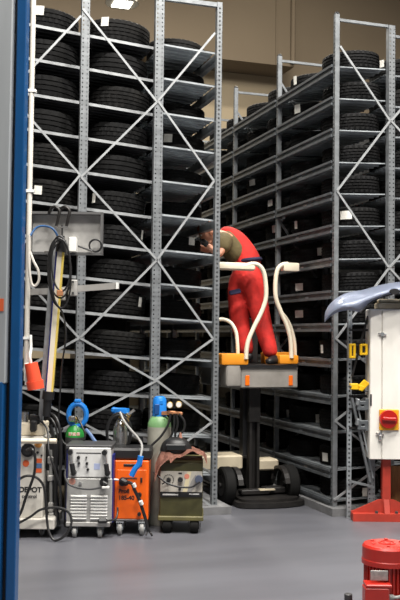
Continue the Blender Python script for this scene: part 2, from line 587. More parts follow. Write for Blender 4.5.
for i, z in enumerate(RZ):
    for k in range(6):
        bm = B()
        shelf_panel(bm, XR + 0.053, XR1 - 0.035, BAYS_R[k] + 0.055, BAYS_R[k + 1] - 0.005, z, XR, -TR, lip=0.014)
        obj('shelf', bm, SHELFG, rackC, world=True)
    for k in range(6):
        bm = B()
        step_beam(bm, XR + 0.002, BAYS_R[k] + 0.051, BAYS_R[k + 1] - 0.001, z - 0.006, side=-1, h=0.08)
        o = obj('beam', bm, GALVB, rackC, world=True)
        if k < 3 and i > 2:
            bm = B()
            yc = (BAYS_R[k] + BAYS_R[k + 1]) / 2 + 0.15 - 0.3 * ((i * 7 + k * 3) % 5) / 5
            bx(bm, (XR + 0.0005, yc, z - 0.05), (0.002, 0.075, 0.035))
            obj('shelf_label', bm, GALVD if (i + k) % 2 else PLATE, o, world=True)
b = B(); bx(b, (XR + 0.30, 11.6, 0.035), (0.70, 8.1, 0.07)); obj('base_plinth', b, CONC, rackC, world=True)

# ---- right rear rack (backs on to the other)
YQ = 7.84
XQ0 = XR1 + 0.045
XQ1 = XQ0 + 0.62
rackD = thing('tire_rack', 'galvanised tyre rack backing on to the right rack, only its edge showing', 'rack', (XQ0 + 0.3, YQ, 0), 0, 'tyre racks')
for y in (YR, 9.0):
    obj('upright', upright_bm(XQ1 + 0.03, y, 0.0, 4.56, 0.06, 0.05, 'y', 1, False), GALV, rackD, world=True)
bm = B(); bx(bm, ((XQ0 + XQ1) / 2, YR + 0.02, 4.51), (XQ1 - XQ0, 0.025, 0.025)); obj('top_bar', bm, GALV, rackD, world=True)
xq = proj((XQ1 + 0.03, YR, 2))[0]
brace_run(rackD, YR - 0.004, [(xq, 46), (391, 121), (xq, 191), (389.5, 268), (xq, 339)])
for i, z in enumerate(RZ):
    bm = B()
    shelf_panel(bm, XQ0, XQ1, YQ, 9.0, z + 0.02, XQ0, -0.03, lip=0.02)
    obj('shelf', bm, GALVD, rackD, world=True)

b = B(); bx(b, (XQ1 + 0.06, 10.6, 2.1), (0.01, 5.4, 4.1)); obj('back_panel', b, SHADEK, rackD, world=True)  # dark sheet added behind the shelves in place of deep shade
b = B(); bx(b, (XQ0 - 0.025, 12.35, 2.05), (0.01, 6.7, 4.0)); obj('back_panel', b, SHADEK, rackD, world=True)  # second added sheet, keeps the gaps between the tyres black

# ------------------------------------------------------------------ tyres
def tyre_mesh(name, R, W, style, m):
    bm = B()
    rb = R * 0.655
    hw = W / 2
    # tread band rows (z, depth code) from -hw to hw
    tw = hw * 0.84
    g = 0.009
    gd = 0.009
    rows = []
    grooves = [-0.52, 0.0, 0.52] if style in (0, 2) else [-0.6, -0.2, 0.2, 0.6]
    edges = [-tw]
    prof = []            # (r, z, kind) kind: 0 plain, 1 shoulder tread, 2 centre tread
    prof += [(rb, -hw * 0.72, 0), (rb + 0.012, -hw * 0.86, 0), ((rb + R) / 2, -hw, 0), (R - 0.035, -hw * 0.985, 0), (R - 0.014, -hw * 0.93, 1), (R - 0.005, -tw, 1)]
    for gz in grooves:
        zc = gz * tw
        crown = R - 0.006 * (gz) ** 2
        prof += [(crown, zc - g / 2 - 0.001, 2), (crown - gd, zc - g / 2, 0), (crown - gd, zc + g / 2, 0), (crown, zc + g / 2 + 0.001, 2)]
    prof += [(R - 0.005, tw, 1), (R - 0.014, hw * 0.93, 1), (R - 0.035, hw * 0.985, 0), ((rb + R) / 2, hw, 0), (rb + 0.012, hw * 0.86, 0), (rb, hw * 0.72, 0)]
    seg = 132
    rings = []
    for (r, z, kd) in prof:
        ring = []
        zn = z / hw
        for k in range(seg):
            a = 2 * PI * k / seg
            rr = r
            if style == 0:
                sh = k
            elif style == 1:
                sh = k + int(abs(zn) * 5)
            elif style == 2:
                sh = k + int(zn * 6)
            else:
                sh = k + int(abs(zn) * 9)
            if kd == 1 and sh % 4 == 0:
                rr -= 0.007
            if kd == 2 and style != 0 and sh % 4 == 0:
                rr -= 0.006
            if kd == 2 and style == 0 and sh % 6 == 0:
                rr -= 0.004
            ring.append(bm.verts.new((rr * math.cos(a), rr * math.sin(a), z)))
        rings.append(ring)
    # inner liner closes the carcass
    n = len(rings)
    for i in range(n - 1):
        A, C = rings[i], rings[i + 1]
        for k in range(seg):
            bm.faces.new((A[k], A[(k + 1) % seg], C[(k + 1) % seg], C[k]))
    inner = []
    for (r, z) in ((R - 0.02, hw * 0.8), (R - 0.014, 0), (R - 0.02, -hw * 0.8)):
        inner.append([bm.verts.new((r * math.cos(2 * PI * k / seg), r * math.sin(2 * PI * k / seg), z)) for k in range(seg)])
    loop = [rings[-1]] + inner + [rings[0]]
    for i in range(len(loop) - 1):
        A, C = loop[i], loop[i + 1]
        for k in range(seg):
            bm.faces.new((A[k], A[(k + 1) % seg], C[(k + 1) % seg], C[k]))
    return mesh_of(name, bm, m, ang=28)


TY = []
for q, (R, W, st, m) in enumerate([(0.310, 0.205, 0, RUBBER), (0.318, 0.225, 1, RUBBER2), (0.300, 0.195, 2, RUBBER), (0.312, 0.215, 3, RUBBER2),
                                   (0.283, 0.180, 1, RUBBER), (0.285, 0.190, 2, RUBBER2), (0.280, 0.175, 3, RUBBER), (0.268, 0.165, 2, RUBBER)]):
    TY.append((tyre_mesh('tire', R, W, st, m), R, W))
TYRES = []   # (object, matrix, R, W)


def put_tyre(q, x, y, zref, xref, tilt, label, group):
    me, R, W = TY[q]
    o = bpy.data.objects.new('tire', me)
    COL.objects.link(o)
    sz = zref - math.tan(tilt) * (x - xref)
    n = Vector((math.sin(tilt), 0, math.cos(tilt)))
    c = Vector((x, y, sz)) + n * (W / 2 + 0.002)
    rot = Matrix.Rotation(tilt, 4, 'Y') @ Matrix.Rotation(random.uniform(0, 6.28), 4, 'Z')
    mw = Matrix.Translation(c) @ rot
    o.matrix_world = mw
    WM[o.name] = mw
    tag(o, label, 'tire', group)
    TYRES.append((o, mw, R, W))
    return o


def sh(i):
    return '%s shelf%s' % (ORD[i], '' if ORD[i] in ('top', 'lowest') else ' from the top')


# left section: two columns of tyres
big = [0, 2, 3]
for i, z in enumerate(MZ):
    for (px, nm) in ((41, 'left of first wide post'), (112, 'between both wide posts')):
        q = random.choice(big)
        W = TY[q][2]
        y = YM + TY[q][1] + 0.02 + random.uniform(0, 0.03)
        x = PY(px + random.uniform(-2, 2), 300, y).x
        put_tyre(q, x, y, z, XMR, TM, 'black tyre on %s of left rack, %s' % (sh(i), nm), 'tyres on the left rack')
# left aisle rack: end tyre on every shelf
for i, z in enumerate(LZ):
    q = random.choice([4, 5, 6])
    y = YL + 0.30 + TY[q][1] + random.uniform(0.0, 0.06)
    x = XLF + 0.04 + TY[q][1] + random.uniform(0.0, 0.01)
    put_tyre(q, x, y, z, XA, TL, 'black tyre on %s of left rack, at the aisle end' % sh(i), 'tyres at the aisle end of the left rack')
# right rack: end bay and further bays
bayw = ['end bay', 'second bay', 'third bay', 'fourth bay', 'far bay']
for i, z in enumerate(RZ):
    for k in range(5):
        y0, y1 = BAYS_R[k] + 0.06, BAYS_R[k + 1]
        for j in range(2):
            if i == 0 and k > 2:
                continue
            if (k > 0 or j > 0) and i > 0 and random.random() < 0.14:
                continue
            if k >= 3 and (i > 9 or j):
                continue
            q = random.choice([4, 5, 6]) if (k > 0 or j == 0) else random.choice([7])
            R = TY[q][1]
            if k == 0:
                y = y0 + R + 0.005 if j == 0 else y1 - R - 0.002
                if j == 0 and R > 0.281:
                    q = 6
                    y = y0 + TY[6][1] + 0.003
            else:
                slack = (y1 - y0) / 2 - 2 * R
                y = y0 + j * (y1 - y0) / 2 + R + random.uniform(0.2, 0.8) * slack
            x = XR + 0.055 + TY[q][1] + random.uniform(0.0, 0.02)
            put_tyre(q, x, y, z, XR, -TR, '%s black tyre on %s of right rack, %s' % ('nearer' if j == 0 else 'farther', sh(i), bayw[k]), 'tyres on the right rack')
for i, z in enumerate(RZ):
    q = random.choice([4, 5])
    put_tyre(q, XQ0 + 0.03 + TY[q][1], YQ + 0.03 + TY[q][1], z + 0.02, XQ0, -0.03, 'black tyre on %s right of the right wide post' % sh(i), 'tyres at the photo edge')


def stick_tag(px, py, w=0.085, h=0.075, m=PAPER, tilt=0.0):
    """paper tag stuck on the tread of whichever tyre stands at that spot"""
    d = ray(px, py).normalized()
    best = None
    for (o, mw, R, W) in TYRES:
        inv = mw.inverted()
        a = inv @ EYE
        v = inv.to_3x3() @ d
        A = v.x ** 2 + v.y ** 2
        Bq = 2 * (a.x * v.x + a.y * v.y)
        C = a.x ** 2 + a.y ** 2 - R * R
        D = Bq * Bq - 4 * A * C
        if D < 0:
            continue
        t = (-Bq - math.sqrt(D)) / (2 * A)
        p = a + v * t
        if abs(p.z) > W / 2 + 0.03:
            continue
        if best is None or t < best[0]:
            best = (t, o, p, R, W)
    if best is None:
        print('NO TYRE at', px, py)
        return
    t, o, p, R, W = best
    ang = math.atan2(p.y, p.x)
    z = max(-W / 2 + h * 0.5, min(W / 2 - h * 0.5, p.z))
    bm = B()
    # follows the curve of the tread
    n = 5
    da = w / R
    for s in range(n):
        a0 = ang - da / 2 + da * s / n
        a1 = a0 + da / n
        q = []
        for (aa, zz) in ((a0, z - h / 2), (a1, z - h / 2), (a1, z + h / 2), (a0, z + h / 2)):
            q.append(bm.verts.new(((R + 0.003) * math.cos(aa), (R + 0.003) * math.sin(aa), zz)))
        bm.faces.new(q)
    bmesh.ops.remove_doubles(bm, verts=bm.verts[:], dist=1e-5)
    r = bmesh.ops.solidify(bm, geom=bm.faces[:], thickness=0.001)
    obj('paper_tag', bm, m, o, label='cream paper tag' if m is PAPERC else 'white paper tag')


for a in [(40, 9, 0.075, 0.085), (105, 21, 0.075, 0.085), (197, 38, 0.05, 0.09, PAPERC), (168, 138, 0.085, 0.08), (38, 190, 0.07, 0.08), (192, 240, 0.075, 0.075), (140, 302, 0.045, 0.09), (94, 198, 0.035, 0.09), (142, 235, 0.035, 0.09),
          (295, 75, 0.05, 0.09), (297, 103, 0.09, 0.09), (246, 154, 0.09, 0.09), (265, 172, 0.09, 0.1), (252, 180, 0.1, 0.07), (270, 203, 0.1, 0.07), (296, 225, 0.045, 0.08), (320, 247, 0.06, 0.08), (274, 229, 0.05, 0.08),
          (224, 212, 0.06, 0.09), (299, 287, 0.1, 0.075), (299, 314, 0.1, 0.075), (322, 349, 0.05, 0.08), (289, 416, 0.05, 0.085), (319, 421, 0.065, 0.085), (325, 457, 0.085, 0.08), (240, 437, 0.04, 0.08), (266, 444, 0.04, 0.09),
          (346, 215, 0.11, 0.08), (380, 58, 0.09, 0.07), (365, 492, 0.06, 0.08)]:
    stick_tag(*a)

# ------------------------------------------------------------------ vehicle lift post (blue) in front left
def FR(px, dep, z=None, py=400):
    p = PD(px, py, dep)
    if z is not None:
        p.z = z
    return p


D0 = 4.0
pc = PD(4, 338, D0)
lift = thing('lift_post', 'tall blue vehicle lift post with grey carriage at the photo\'s left edge', 'lift post', (pc.x, pc.y, 0), -YAW)
S0 = FPX / D0


def lx(px):
    return (px - 4) / S0


b = B(); bx(b, (lx(12.4), 0.10, 1.95), (0.042, 0.08, 3.9), bev=0.004); bx(b, (lx(-22), 0.16, 1.95), (0.28, 0.03, 3.9)); obj('column', b, BLUE, lift)
b = B(); bx(b, (lx(-17), 0.06, 2.55), (0.19, 0.08, 2.32), bev=0.004); obj('carriage', b, GREYC, lift)
b = B(); bx(b, (lx(-20), 0.06, 0.70), (0.205, 0.085, 1.40), bev=0.006); obj('lower_cover', b, BLUE, lift)
b = B(); bx(b, (lx(5.2), 0.12, 1.95), (0.02, 0.05, 3.9)); obj('gap_strip', b, BLACK, lift)  # black strip stands for the dark gap beside the carriage
b = B(); bx(b, (lx(-2.5), 0.0185, 1.735), (0.04, 0.003, 0.055)); obj('warning_sticker', b, STICKR, lift, label='small orange sticker')
b = B(); bx(b, (0, 0.2, 0.01), (0.5, 0.5, 0.02)); obj('base_plate', b, BLUE, lift)

# ------------------------------------------------------------------ white conduit, plug, grey box, boom arm, hand lamp
DC = 7.33
SC_ = FPX / DC
conduit = thing('conduit_pipe', 'thin white vertical conduit pipe beside the blue lift post', 'pipe', (FR(30, DC).x, FR(30, DC).y, 0), -YAW)


def cl(px, py, off=0.0, dep=DC):
    """a point in front-left cluster, world"""
    return PD(px, py, dep + off)


p0 = cl(26.3, 362); p1 = cl(33.2, -20)
base = Vector((p0.x, p0.y, 0))
b = B(); cy(b, (p0.x, p0.y, cl(28, 372).z), (p0.x, p0.y, 10), 0.021, seg=14); obj('tube', b, WHITEP, conduit, world=True)
for py in (88, 190, 338):
    z = cl(30, py).z
    b = B(); bx(b, (p0.x, p0.y, z), (0.075, 0.05, 0.022), rot=Matrix.Rotation(-YAW, 3, 'Z')); obj('clip', b, WHITEPL, conduit, world=True)
b = B(); tube(b, [cl(29, 235, -0.05), cl(29, 262, -0.06), cl(31, 282, -0.06), cl(35, 286, -0.06), cl(39, 280, -0.06), cl(38, 270, -0.06), cl(34, 262, -0.06), cl(30, 252, -0.05)], 0.011); obj('cable_loop', b, CABLEP, conduit, world=True, label='pale cable loop')
b = B(); bx(b, (cl(29, 374).x, cl(29, 374).y, cl(29, 372).z), (0.075, 0.06, 0.15), rot=Matrix.Rotation(-YAW, 3, 'Z'), bev=0.008); obj('socket_box', b, WHITEPL, conduit, world=True)

plug = thing('power_plug', 'orange-red industrial plug hanging below the white conduit', 'plug', tuple(cl(34, 376, -0.09)), -YAW)
b = B()
cy(b, cl(31, 363, -0.09), cl(35, 383, -0.09), 0.052, 0.058, seg=20)
obj('plug_body', b, REDPL, plug, world=True)
b = B(); cy(b, cl(34.7, 381, -0.09), cl(36, 389, -0.09), 0.068, 0.066, seg=20); obj('locking_ring', b, REDPL, plug, world=True)
b = B(); tube(b, [cl(31, 364, -0.09), cl(30, 356, -0.09), cl(31, 348, -0.06), cl(30.5, 335, -0.04)], 0.012); obj('cable', b, WHITEPL, plug, world=True, label='white cable')
b = B(); bx(b, cl(29, 379, -0.045), (0.06, 0.03, 0.1), rot=Matrix.Rotation(-YAW, 3, 'Z')); obj('grip_plate', b, WHITEPL, plug, world=True, label='white plate')

box = thing('metal_box', 'open shallow grey metal box with socket and cables inside, fixed to the white conduit', 'box', tuple(cl(67, 254, 0.06)), -YAW)
RZY = Matrix.Rotation(-YAW, 3, 'Z')
cxm, cym = 67, 234
WB, HB = 72 / SC_, 41 / SC_
cb = cl(cxm, cym, 0.13)
b = B(); bx(b, cb, (WB, 0.006, HB), rot=RZY); obj('back_panel', b, BOXG, box, world=True)
b = B()
for (ox, oz, sx, sz) in ((0, HB / 2, WB + 0.02, 0.02), (0, -HB / 2, WB + 0.02, 0.02), (WB / 2, 0, 0.018, HB), (-WB / 2, 0, 0.018, HB)):
    c = cb + RZY @ Vector((ox, -0.033, oz))
    bx(b, c, (sx, 0.07, sz), rot=RZY)
obj('rim', b, BOXE, box, world=True)
b = B(); bx(b, cl(73, 245, 0.07), (0.062, 0.10, 0.12), rot=RZY, bev=0.006); obj('socket', b, WHITEPL, box, world=True, label='white socket block')
b = B(); tube(b, [cl(30, 236, 0.0), cl(36, 228, 0.03), cl(44, 226, 0.03), cl(53, 229, 0.03), cl(58, 238, 0.03), cl(57, 250, 0.0)], 0.009); obj('cable', b, CABLEB, box, world=True, label='blue cable')
b = B()
tube(b, [cl(78, 246, 0.04), cl(84, 248, 0.05), cl(92, 251, 0.05)], 0.008)
th = [2 * PI * k / 14 for k in range(14)]
tube(b, [cl(95.5 + 6.2 * math.cos(a), 245.5 + 6 * math.sin(a), 0.06) for a in th], 0.008, closed=True, n=2)
obj('cable', b, BLACK, box, world=True, label='black cable ring')
b = B(); bx(b, cl(58, 252, 0.06), (0.22, 0.012, 0.012), rot=RZY); bx(b, cl(62, 227.5, -0.045), (0.1, 0.03, 0.014), rot=RZY); obj('hook_plate', b, CHROME, box, world=True, label='bright hook plate')
for (xa, xb_) in ((50, 59), (60, 69)):
    b = B(); tube(b, [cl(xa - 1, 213, 0.06), cl(xa + 2, 208, 0.0), cl(xa + 6, 207, -0.02), cl(xb_ + .5, 211, -0.03), cl(xb_ - 1, 219, -0.03), cl(xb_ - 2.5, 226, -0.02)], 0.013)
    obj('hook', b, BLACKM, box, world=True, label='bent black hook')

arm = thing('boom_arm', 'grey square boom arm sticking out below the open grey box', 'arm', tuple(cl(34, 292, 0.03)), -YAW)
b = B()
bar(b, cl(30, 292, 0.05), cl(60, 291, 0.05), 0.062, 0.05)
bar(b, cl(55, 290.5, 0.05), cl(117, 285.8, 0.05), 0.034, 0.05)
obj('beam', b, mat('boom_grey_paint', (0.29, 0.28, 0.265), 0.5, 0, 0.15, 9), arm, world=True)
b = B()
for (px, py, w, h) in ((61, 294, 0.075, 0.1), (73, 288, 0.07, 0.13)):
    bx(b, cl(px, py, 0.02), (w, 0.06, h), rot=RZY, bev=0.006)
obj('bracket', b, BOXG, arm, world=True)
b = B()
for (px, py) in ((61, 290), (61, 298), (73, 282), (73, 293)):
    b = B(); c = cl(px, py, -0.015); cy(b, c, c - F0 * 0.012, 0.01, seg=8); obj('bolt', b, DARK, arm, world=True)
b = B(); bx(b, cl(117.5, 285.8, 0.05), (0.02, 0.06, 0.05), rot=RZY); obj('end_cap', b, WHITEPL, arm, world=True)

lamp = thing('hand_lamp', 'long leaning strip hand lamp with yellow edge and a black cable coil', 'lamp', tuple(cl(46, 414, -0.05)), -YAW)


def lean(py):
    return 0.07 * (py - 246) / 178


def strip(name, xa, ya, xb, yb, w, m, off, dpt=0.03, lab=None):
    bm = B()
    a, c = cl(xa, ya, off + lean(ya)), cl(xb, yb, off + lean(yb))
    d = (c - a).normalized()
    x = d.cross(F0).normalized()
    y = x.cross(d)
    r = Matrix((x, -y, d)).transposed()
    bx(bm, (a + c) / 2, (w, dpt, (c - a).length), rot=r, bev=0.004)
    return obj(name, bm, m, lamp, world=True, label=lab)


strip('back_tube', 54, 246, 40.5, 424.5, 0.036, GALVS, 0.01, 0.05, 'grey metal tube')
strip('edge_strip', 57.2, 248, 46.3, 392, 0.013, NAVYP, -0.05, 0.05, 'navy strip')
strip('diffuser', 60.5, 248, 49, 392, 0.042, LAMPW, -0.05, 0.05, 'cream tube')
strip('edge_strip', 63.6, 248, 52.2, 392, 0.014, LAMPY, -0.05, 0.05, 'yellow strip')
b = B(); cy(b, cl(61, 252, -0.06), cl(62, 240, -0.06), 0.045, 0.036, seg=16); cy(b, cl(62, 240, -0.06), cl(62.3, 236, -0.06), 0.02, seg=12); obj('end_cap', b, BLACK, lamp, world=True)
b = B(); cy(b, cl(48.8, 391, -0.05 + lean(391)), cl(48, 399, -0.05 + lean(399)), 0.048, seg=16); cy(b, cl(48, 398, -0.05 + lean(398)), cl(46.4, 416, -0.05 + lean(416)), 0.036, 0.03, seg=16); obj('handle', b, BLACK, lamp, world=True, label='black handle')

b = B()
for (xc, yc, rx, ry, o_) in ((59.5, 268, 11.5, 30, -0.11), (60.5, 272, 10.5, 36, -0.13), (61, 265, 9.5, 26, -0.15)):
    tube(b, [cl(xc + rx * math.cos(a) + (ry * math.sin(a)) * 0.03, yc + ry * math.sin(a), o_) for a in th], 0.0075, closed=True, n=4)
tube(b, [cl(62, 225, -0.05), cl(62, 236, -0.06), cl(58, 243, -0.11), cl(52, 252, -0.12), cl(48, 275, -0.12), cl(53, 300, -0.12), cl(62, 312, -0.06), cl(66, 335, -0.08), cl(62, 365, -0.04), cl(60, 395, 0.02), cl(58, 425, 0.08)], 0.007)
obj('cable', b, BLACK, lamp, world=True, label='black coiled cable')
b = B(); bx(b, cl(60, 293, -0.14), (0.05, 0.04, 0.05), rot=RZY, bev=0.006); obj('cable_tie', b, COPPER, lamp, world=True, label='copper coloured clasp')

# ------------------------------------------------------------------ machines
def local_frame(cx, ybase, d):
    p = PD(cx, ybase, d)
    s = FPX / d
    return Vector((p.x, p.y, 0)), s


def caster(name, root, x, y, r, w=0.025, m=DARK, hub=GALVD):
    bm = B()
    lathe(bm, [(r * 0.5, -w / 2), (r * 0.92, -w / 2), (r, -w * 0.3), (r, w * 0.3), (r * 0.92, w / 2), (r * 0.5, w / 2)], (x, y, r), seg=24, axis='x')
    o = obj(name, bm, m, root)
    bm = B()
    cy(bm, (x - w * 0.6, y, r), (x + w * 0.6, y, r), r * 0.5, seg=16)
    bx(bm, (x - w * 0.75, y, r * 1.5), (0.004, r * 0.8, r * 1.25))
    bx(bm, (x + w * 0.75, y, r * 1.5), (0.004, r * 0.8, r * 1.25))
    bx(bm, (x, y, r * 2.15), (w * 1.9, r, 0.008))
    obj('fork', bm, hub, o)
    return o


def knob(bm, x, y, z, r, l=0.02):
    cy(bm, (x, y, z), (x, y - l, z), r, r * 0.85, seg=14)


GM = 'welding and service machines along the rack'
# --- 1 white unit at far left
D1 = 7.3
o1, s1 = local_frame(33, 537, D1)
white = thing('service_unit', 'off-white service unit with dark lettering, partly behind the blue lift post', 'machine', tuple(o1), -YAW, GM)


def m1(px, py):
    return ((px - 34) / s1, (537 - py) / s1)


def rect(bm, f, xa, xb, ya, yb, y0, y1, bev=0.0):
    (x0, z0), (x1, z1) = f(xa, yb), f(xb, ya)
    bx(bm, ((x0 + x1) / 2, (y0 + y1) / 2, (z0 + z1) / 2), (x1 - x0, y1 - y0, z1 - z0), bev=bev)


b = B(); rect(b, m1, -8, 43, 437, 519, 0, 0.32, 0.012); obj('body', b, WHITEP, white)
b = B(); rect(b, m1, -8, 42, 424, 437, 0.03, 0.3, 0.01); obj('top_cover', b, CREAM, white)
b = B(); rect(b, m1, -10, 56, 518, 528, -0.06, 0.36, 0.006); obj('base_tray', b, WHITEP, white)
b = B(); (xa, za), (xb, zb) = m1(-5, 441), m1(57, 440.5); cy(b, (xa, -0.06, za), (xb, -0.06, zb), 0.021, seg=14)
for px in (2, 38):
    xk, zk = m1(px, 441); cy(b, (xk, -0.06, zk), (xk, 0.01, zk), 0.012, seg=10)
obj('handle_bar', b, CREAM, white)
b = B(); xk, zk = m1(27.5, 450.5); cy(b, (xk, 0.005, zk), (xk, -0.02, zk), 0.055, seg=24); cy(b, (xk, -0.02, zk), (xk, -0.05, zk), 0.035, seg=20); obj('hose_port', b, BLACK, white)
b = B(); xk, zk = m1(37.5, 444.5); cy(b, (xk, 0.003, zk), (xk, -0.003, zk), 0.03, seg=20); obj('sticker', b, STICKO, white, label='orange round sticker')
b = B(); xk, zk = m1(25.5, 464); cy(b, (xk, 0.003, zk), (xk, -0.003, zk), 0.026, seg=20); obj('sticker', b, STICKR, white, label='red round sticker')
b = B(); rect(b, m1, 35, 41.5, 459, 463.3, -0.003, 0.003); obj('sticker', b, STICKR, white, label='red sticker')
b = B(); rect(b, m1, 35, 41.5, 464, 468.5, -0.003, 0.003); obj('sticker', b, STICKB, white, label='blue sticker')
b = B(); rect(b, m1, 35, 41.5, 469, 473, -0.003, 0.003); obj('sticker', b, STICKR, white, label='red sticker')
b = B(); xk, zk = m1(37, 453); knob(b, xk, 0.002, zk, 0.011, 0.012); xk, zk = m1(41, 456); knob(b, xk, 0.002, zk, 0.008, 0.012); obj('knob', b, BLACK, white)
xk, zk = m1(19.0, 492.5)
text_obj('lettering', 'DEPOT', 0.057, BLACK, white, (xk, -0.001, zk), bold=0.0022)
xk, zk = m1(22, 498.3)
text_obj('lettering', 'control', 0.04, DARK, white, (xk, -0.001, zk), bold=0.001)
b = B(); xk, zk = m1(32.5, 424); bx(b, (xk, 0.05, zk + 0.025), (0.08, 0.06, 0.07), bev=0.01); bx(b, (xk, 0.0, zk - 0.02), (0.05, 0.08, 0.09), bev=0.012); obj('hose_coupling', b, BLACK, white)
b = B(); xk, zk = m1(25, 420); cy(b, (xk - .03, 0.1, zk - 0.03), (xk - .03, 0.1, zk + 0.05), 0.03, seg=14); cy(b, (xk + .03, 0.12, zk - 0.03), (xk + .03, 0.12, zk + 0.03), 0.022, seg=14); obj('valve', b, CHROME, white)
for px in (42.5, 5):
    caster('caster', white, m1(px, 0)[0], 0.02, 0.036)
    caster('caster', white, m1(px, 0)[0], 0.27, 0.036)
# exhaust probe shaft standing on the tray
probe = thing('probe_stand', 'dark metal shaft with grey clamps standing between the white and silver machines', 'stand', tuple(PD(51, 528, 7.42)), -YAW)


def c2(px, py, off=0.0):
    return PD(px, py, 7.42 + off)


zb0 = c2(51, 519).z
probe.location.z = 0
WM[probe.name] = Matrix.Translation(Vector((probe.location.x, probe.location.y, 0))) @ Matrix.Rotation(-YAW, 4, 'Z')
b = B(); cy(b, c2(51.5, 522), c2(50.5, 450), 0.014, seg=12); obj('shaft', b, CABLEG, probe, world=True)
b = B()
for (px, py, h) in ((51, 507, 0.08), (51.5, 515, 0.05), (50.5, 478, 0.05), (50.5, 460, 0.06)):
    bx(b, c2(px, py), (0.045, 0.045, h), rot=RZY, bev=0.008)
obj('clamp', b, BOXG, probe, world=True)
b = B(); bx(b, c2(51.5, 498, 0.03), (0.07, 0.05, 0.32), rot=RZY, bev=0.01); bx(b, c2(52, 455, 0.03), (0.1, 0.05, 0.25), rot=RZY, bev=0.015); obj('hose_holder', b, BLACK, probe, world=True)

# hoses of the white unit
hose = thing('black_hose', 'black hose looping over the white service unit down to the floor', 'hose', tuple(PD(60, 537, 7.15)), -YAW)


def c3(px, py, off=0.0):
    return PD(px, py, 7.18 + off)


b = B()
tube(b, [c3(27, 450, 0.06), c3(32, 449, -0.02), c3(35, 457, -0.02), c3(34.5, 472, -0.02), c3(31, 484, -0.02), c3(26, 497), c3(21, 512), c3(15, 522)], 0.011)
tube(b, [c3(15, 483), c3(23, 477, -0.01), c3(30, 475.8, -0.01), c3(37, 478, -0.01), c3(42.5, 484), c3(45, 493), c3(46, 506), c3(47, 520), c3(49, 532, -0.03), c3(54, 540, -0.05), c3(62, 538, -0.05), c3(69, 530, -0.04), c3(71.5, 521, -0.02), c3(69, 513), c3(62, 508.5), c3(52, 507.5), c3(40, 510), c3(30, 517), c3(15, 525)], 0.010)
obj('loops', b, BLACK, hose, world=True)
b = B()
tube(b, [c3(45, 420, 0.2), c3(50, 418, 0.15), c3(55, 425, 0.12), c3(58, 438, 0.12)], 0.008)
tube(b, [c3(36, 418, 0.2), c3(44, 424, 0.15), c3(48, 433, 0.1), c3(49, 452, 0.02), c3(55, 470, 0.0), c3(60, 487, 0.02), c3(60.5, 505, 0.1)], 0.008)
tube(b, [c3(48, 412, 0.2), c3(56, 418, 0.15), c3(60, 432, 0.12), c3(61, 455, 0.12), c3(60, 480, 0.12), c3(61, 510, 0.14)], 0.012)
tube(b, [c3(50, 425, 0.2), c3(54, 440, 0.2), c3(56, 470, 0.2), c3(56, 500, 0.2), c3(58, 525, 0.2)], 0.016)
obj('cables', b, BLACK, hose, world=True)

# --- 2 silver welder
D2 = 7.3
o2, s2 = local_frame(88, 537, D2)
silver = thing('welding_machine', 'silver-grey welder with white control panel and louvred front', 'machine', tuple(o2), -YAW, GM)


def m2(px, py):
    return ((px - 89) / s2, (537 - py) / s2)


b = B(); rect(b, m2, 67.5, 111.5, 449, 522, 0.0, 0.34, 0.008); obj('cabinet', b, SILVER, silver)
b = B(); rect(b, m2, 66, 68, 450, 520, 0.012, 0.33); rect(b, m2, 111, 113.5, 455, 522, 0.012, 0.33); obj('side_panel', b, NAVYP, silver)
b = B(); rect(b, m2, 68.5, 110.5, 447.5, 477, -0.012, 0.03, 0.006); obj('control_panel', b, PANELW, silver)
b = B(); rect(b, m2, 65, 112, 445, 449.5, 0.0, 0.34, 0.006); obj('top_tray', b, DARK, silver)
b = B(); rect(b, m2, 67, 112.5, 478, 522, -0.016, 0.01, 0.006); obj('lower_panel', b, SILVER, silver)
for (xa, xb) in ((71.5, 87.5), (91.5, 108)):
    b = B()
    for k in range(8):
        (x0, z0), (x1, z1) = m2(xa, 496.5 + k * 3.1), m2(xb, 495 + k * 3.1)
        bx(b, ((x0 + x1) / 2, -0.024, (z0 + z1) / 2), (x1 - x0, 0.02, 0.014), rot=Matrix.Rotation(0.6, 3, 'X'))
    obj('louvre_panel', b, LOUV, silver)
for px in (72.3, 106.5):
    b = B()
    tilt = 3 if px < 80 else 2.5
    (x0, z0), (x1, z1) = m2(px - 1.8, 451.5), m2(px + tilt - 1, 472)
    cy(b, (x0, -0.055, z0), (x1, -0.055, z1), 0.012, seg=12)
    h = obj('handle', b, CHROME, silver, label='chrome handle')
    b = B()
    xm, zm = (x0 + (x1 - x0) * .55), (z0 + (z1 - z0) * .55)
    cy(b, (xm, -0.055, zm), (x1, -0.055, z1), 0.02, seg=12)
    obj('grip', b, BLACK, h, label='black grip')
    b = B(); cy(b, (x0, -0.01, z0), (x0, -0.07, z0), 0.021, seg=12); obj('mount', b, BLACK, h, label='black end mount')
    b = B(); cy(b, (x1, -0.01, z1), (x1, -0.07, z1), 0.021, seg=12); obj('mount', b, BLACK, h, label='black end mount')
for (px, py, r) in ((78.3, 457.2, 0.014), (79, 463, 0.011), (86.3, 457, 0.007), (87, 463, 0.011), (88, 469, 0.011)):
    b = B(); xk, zk = m2(px, py); knob(b, xk, -0.012, zk, r); obj('knob', b, BLACK, silver)
b = B(); rect(b, m2, 76, 101, 452.3, 453.3, -0.0135, -0.011); obj('printed_line', b, DARK, silver, label='thin dark printed line')
b = B(); rect(b, m2, 94, 100, 463, 469, -0.0135, -0.011); obj('sticker', b, mat('pale_blue_sticker', (0.42, 0.48, 0.70), 0.5), silver, label='pale blue sticker')
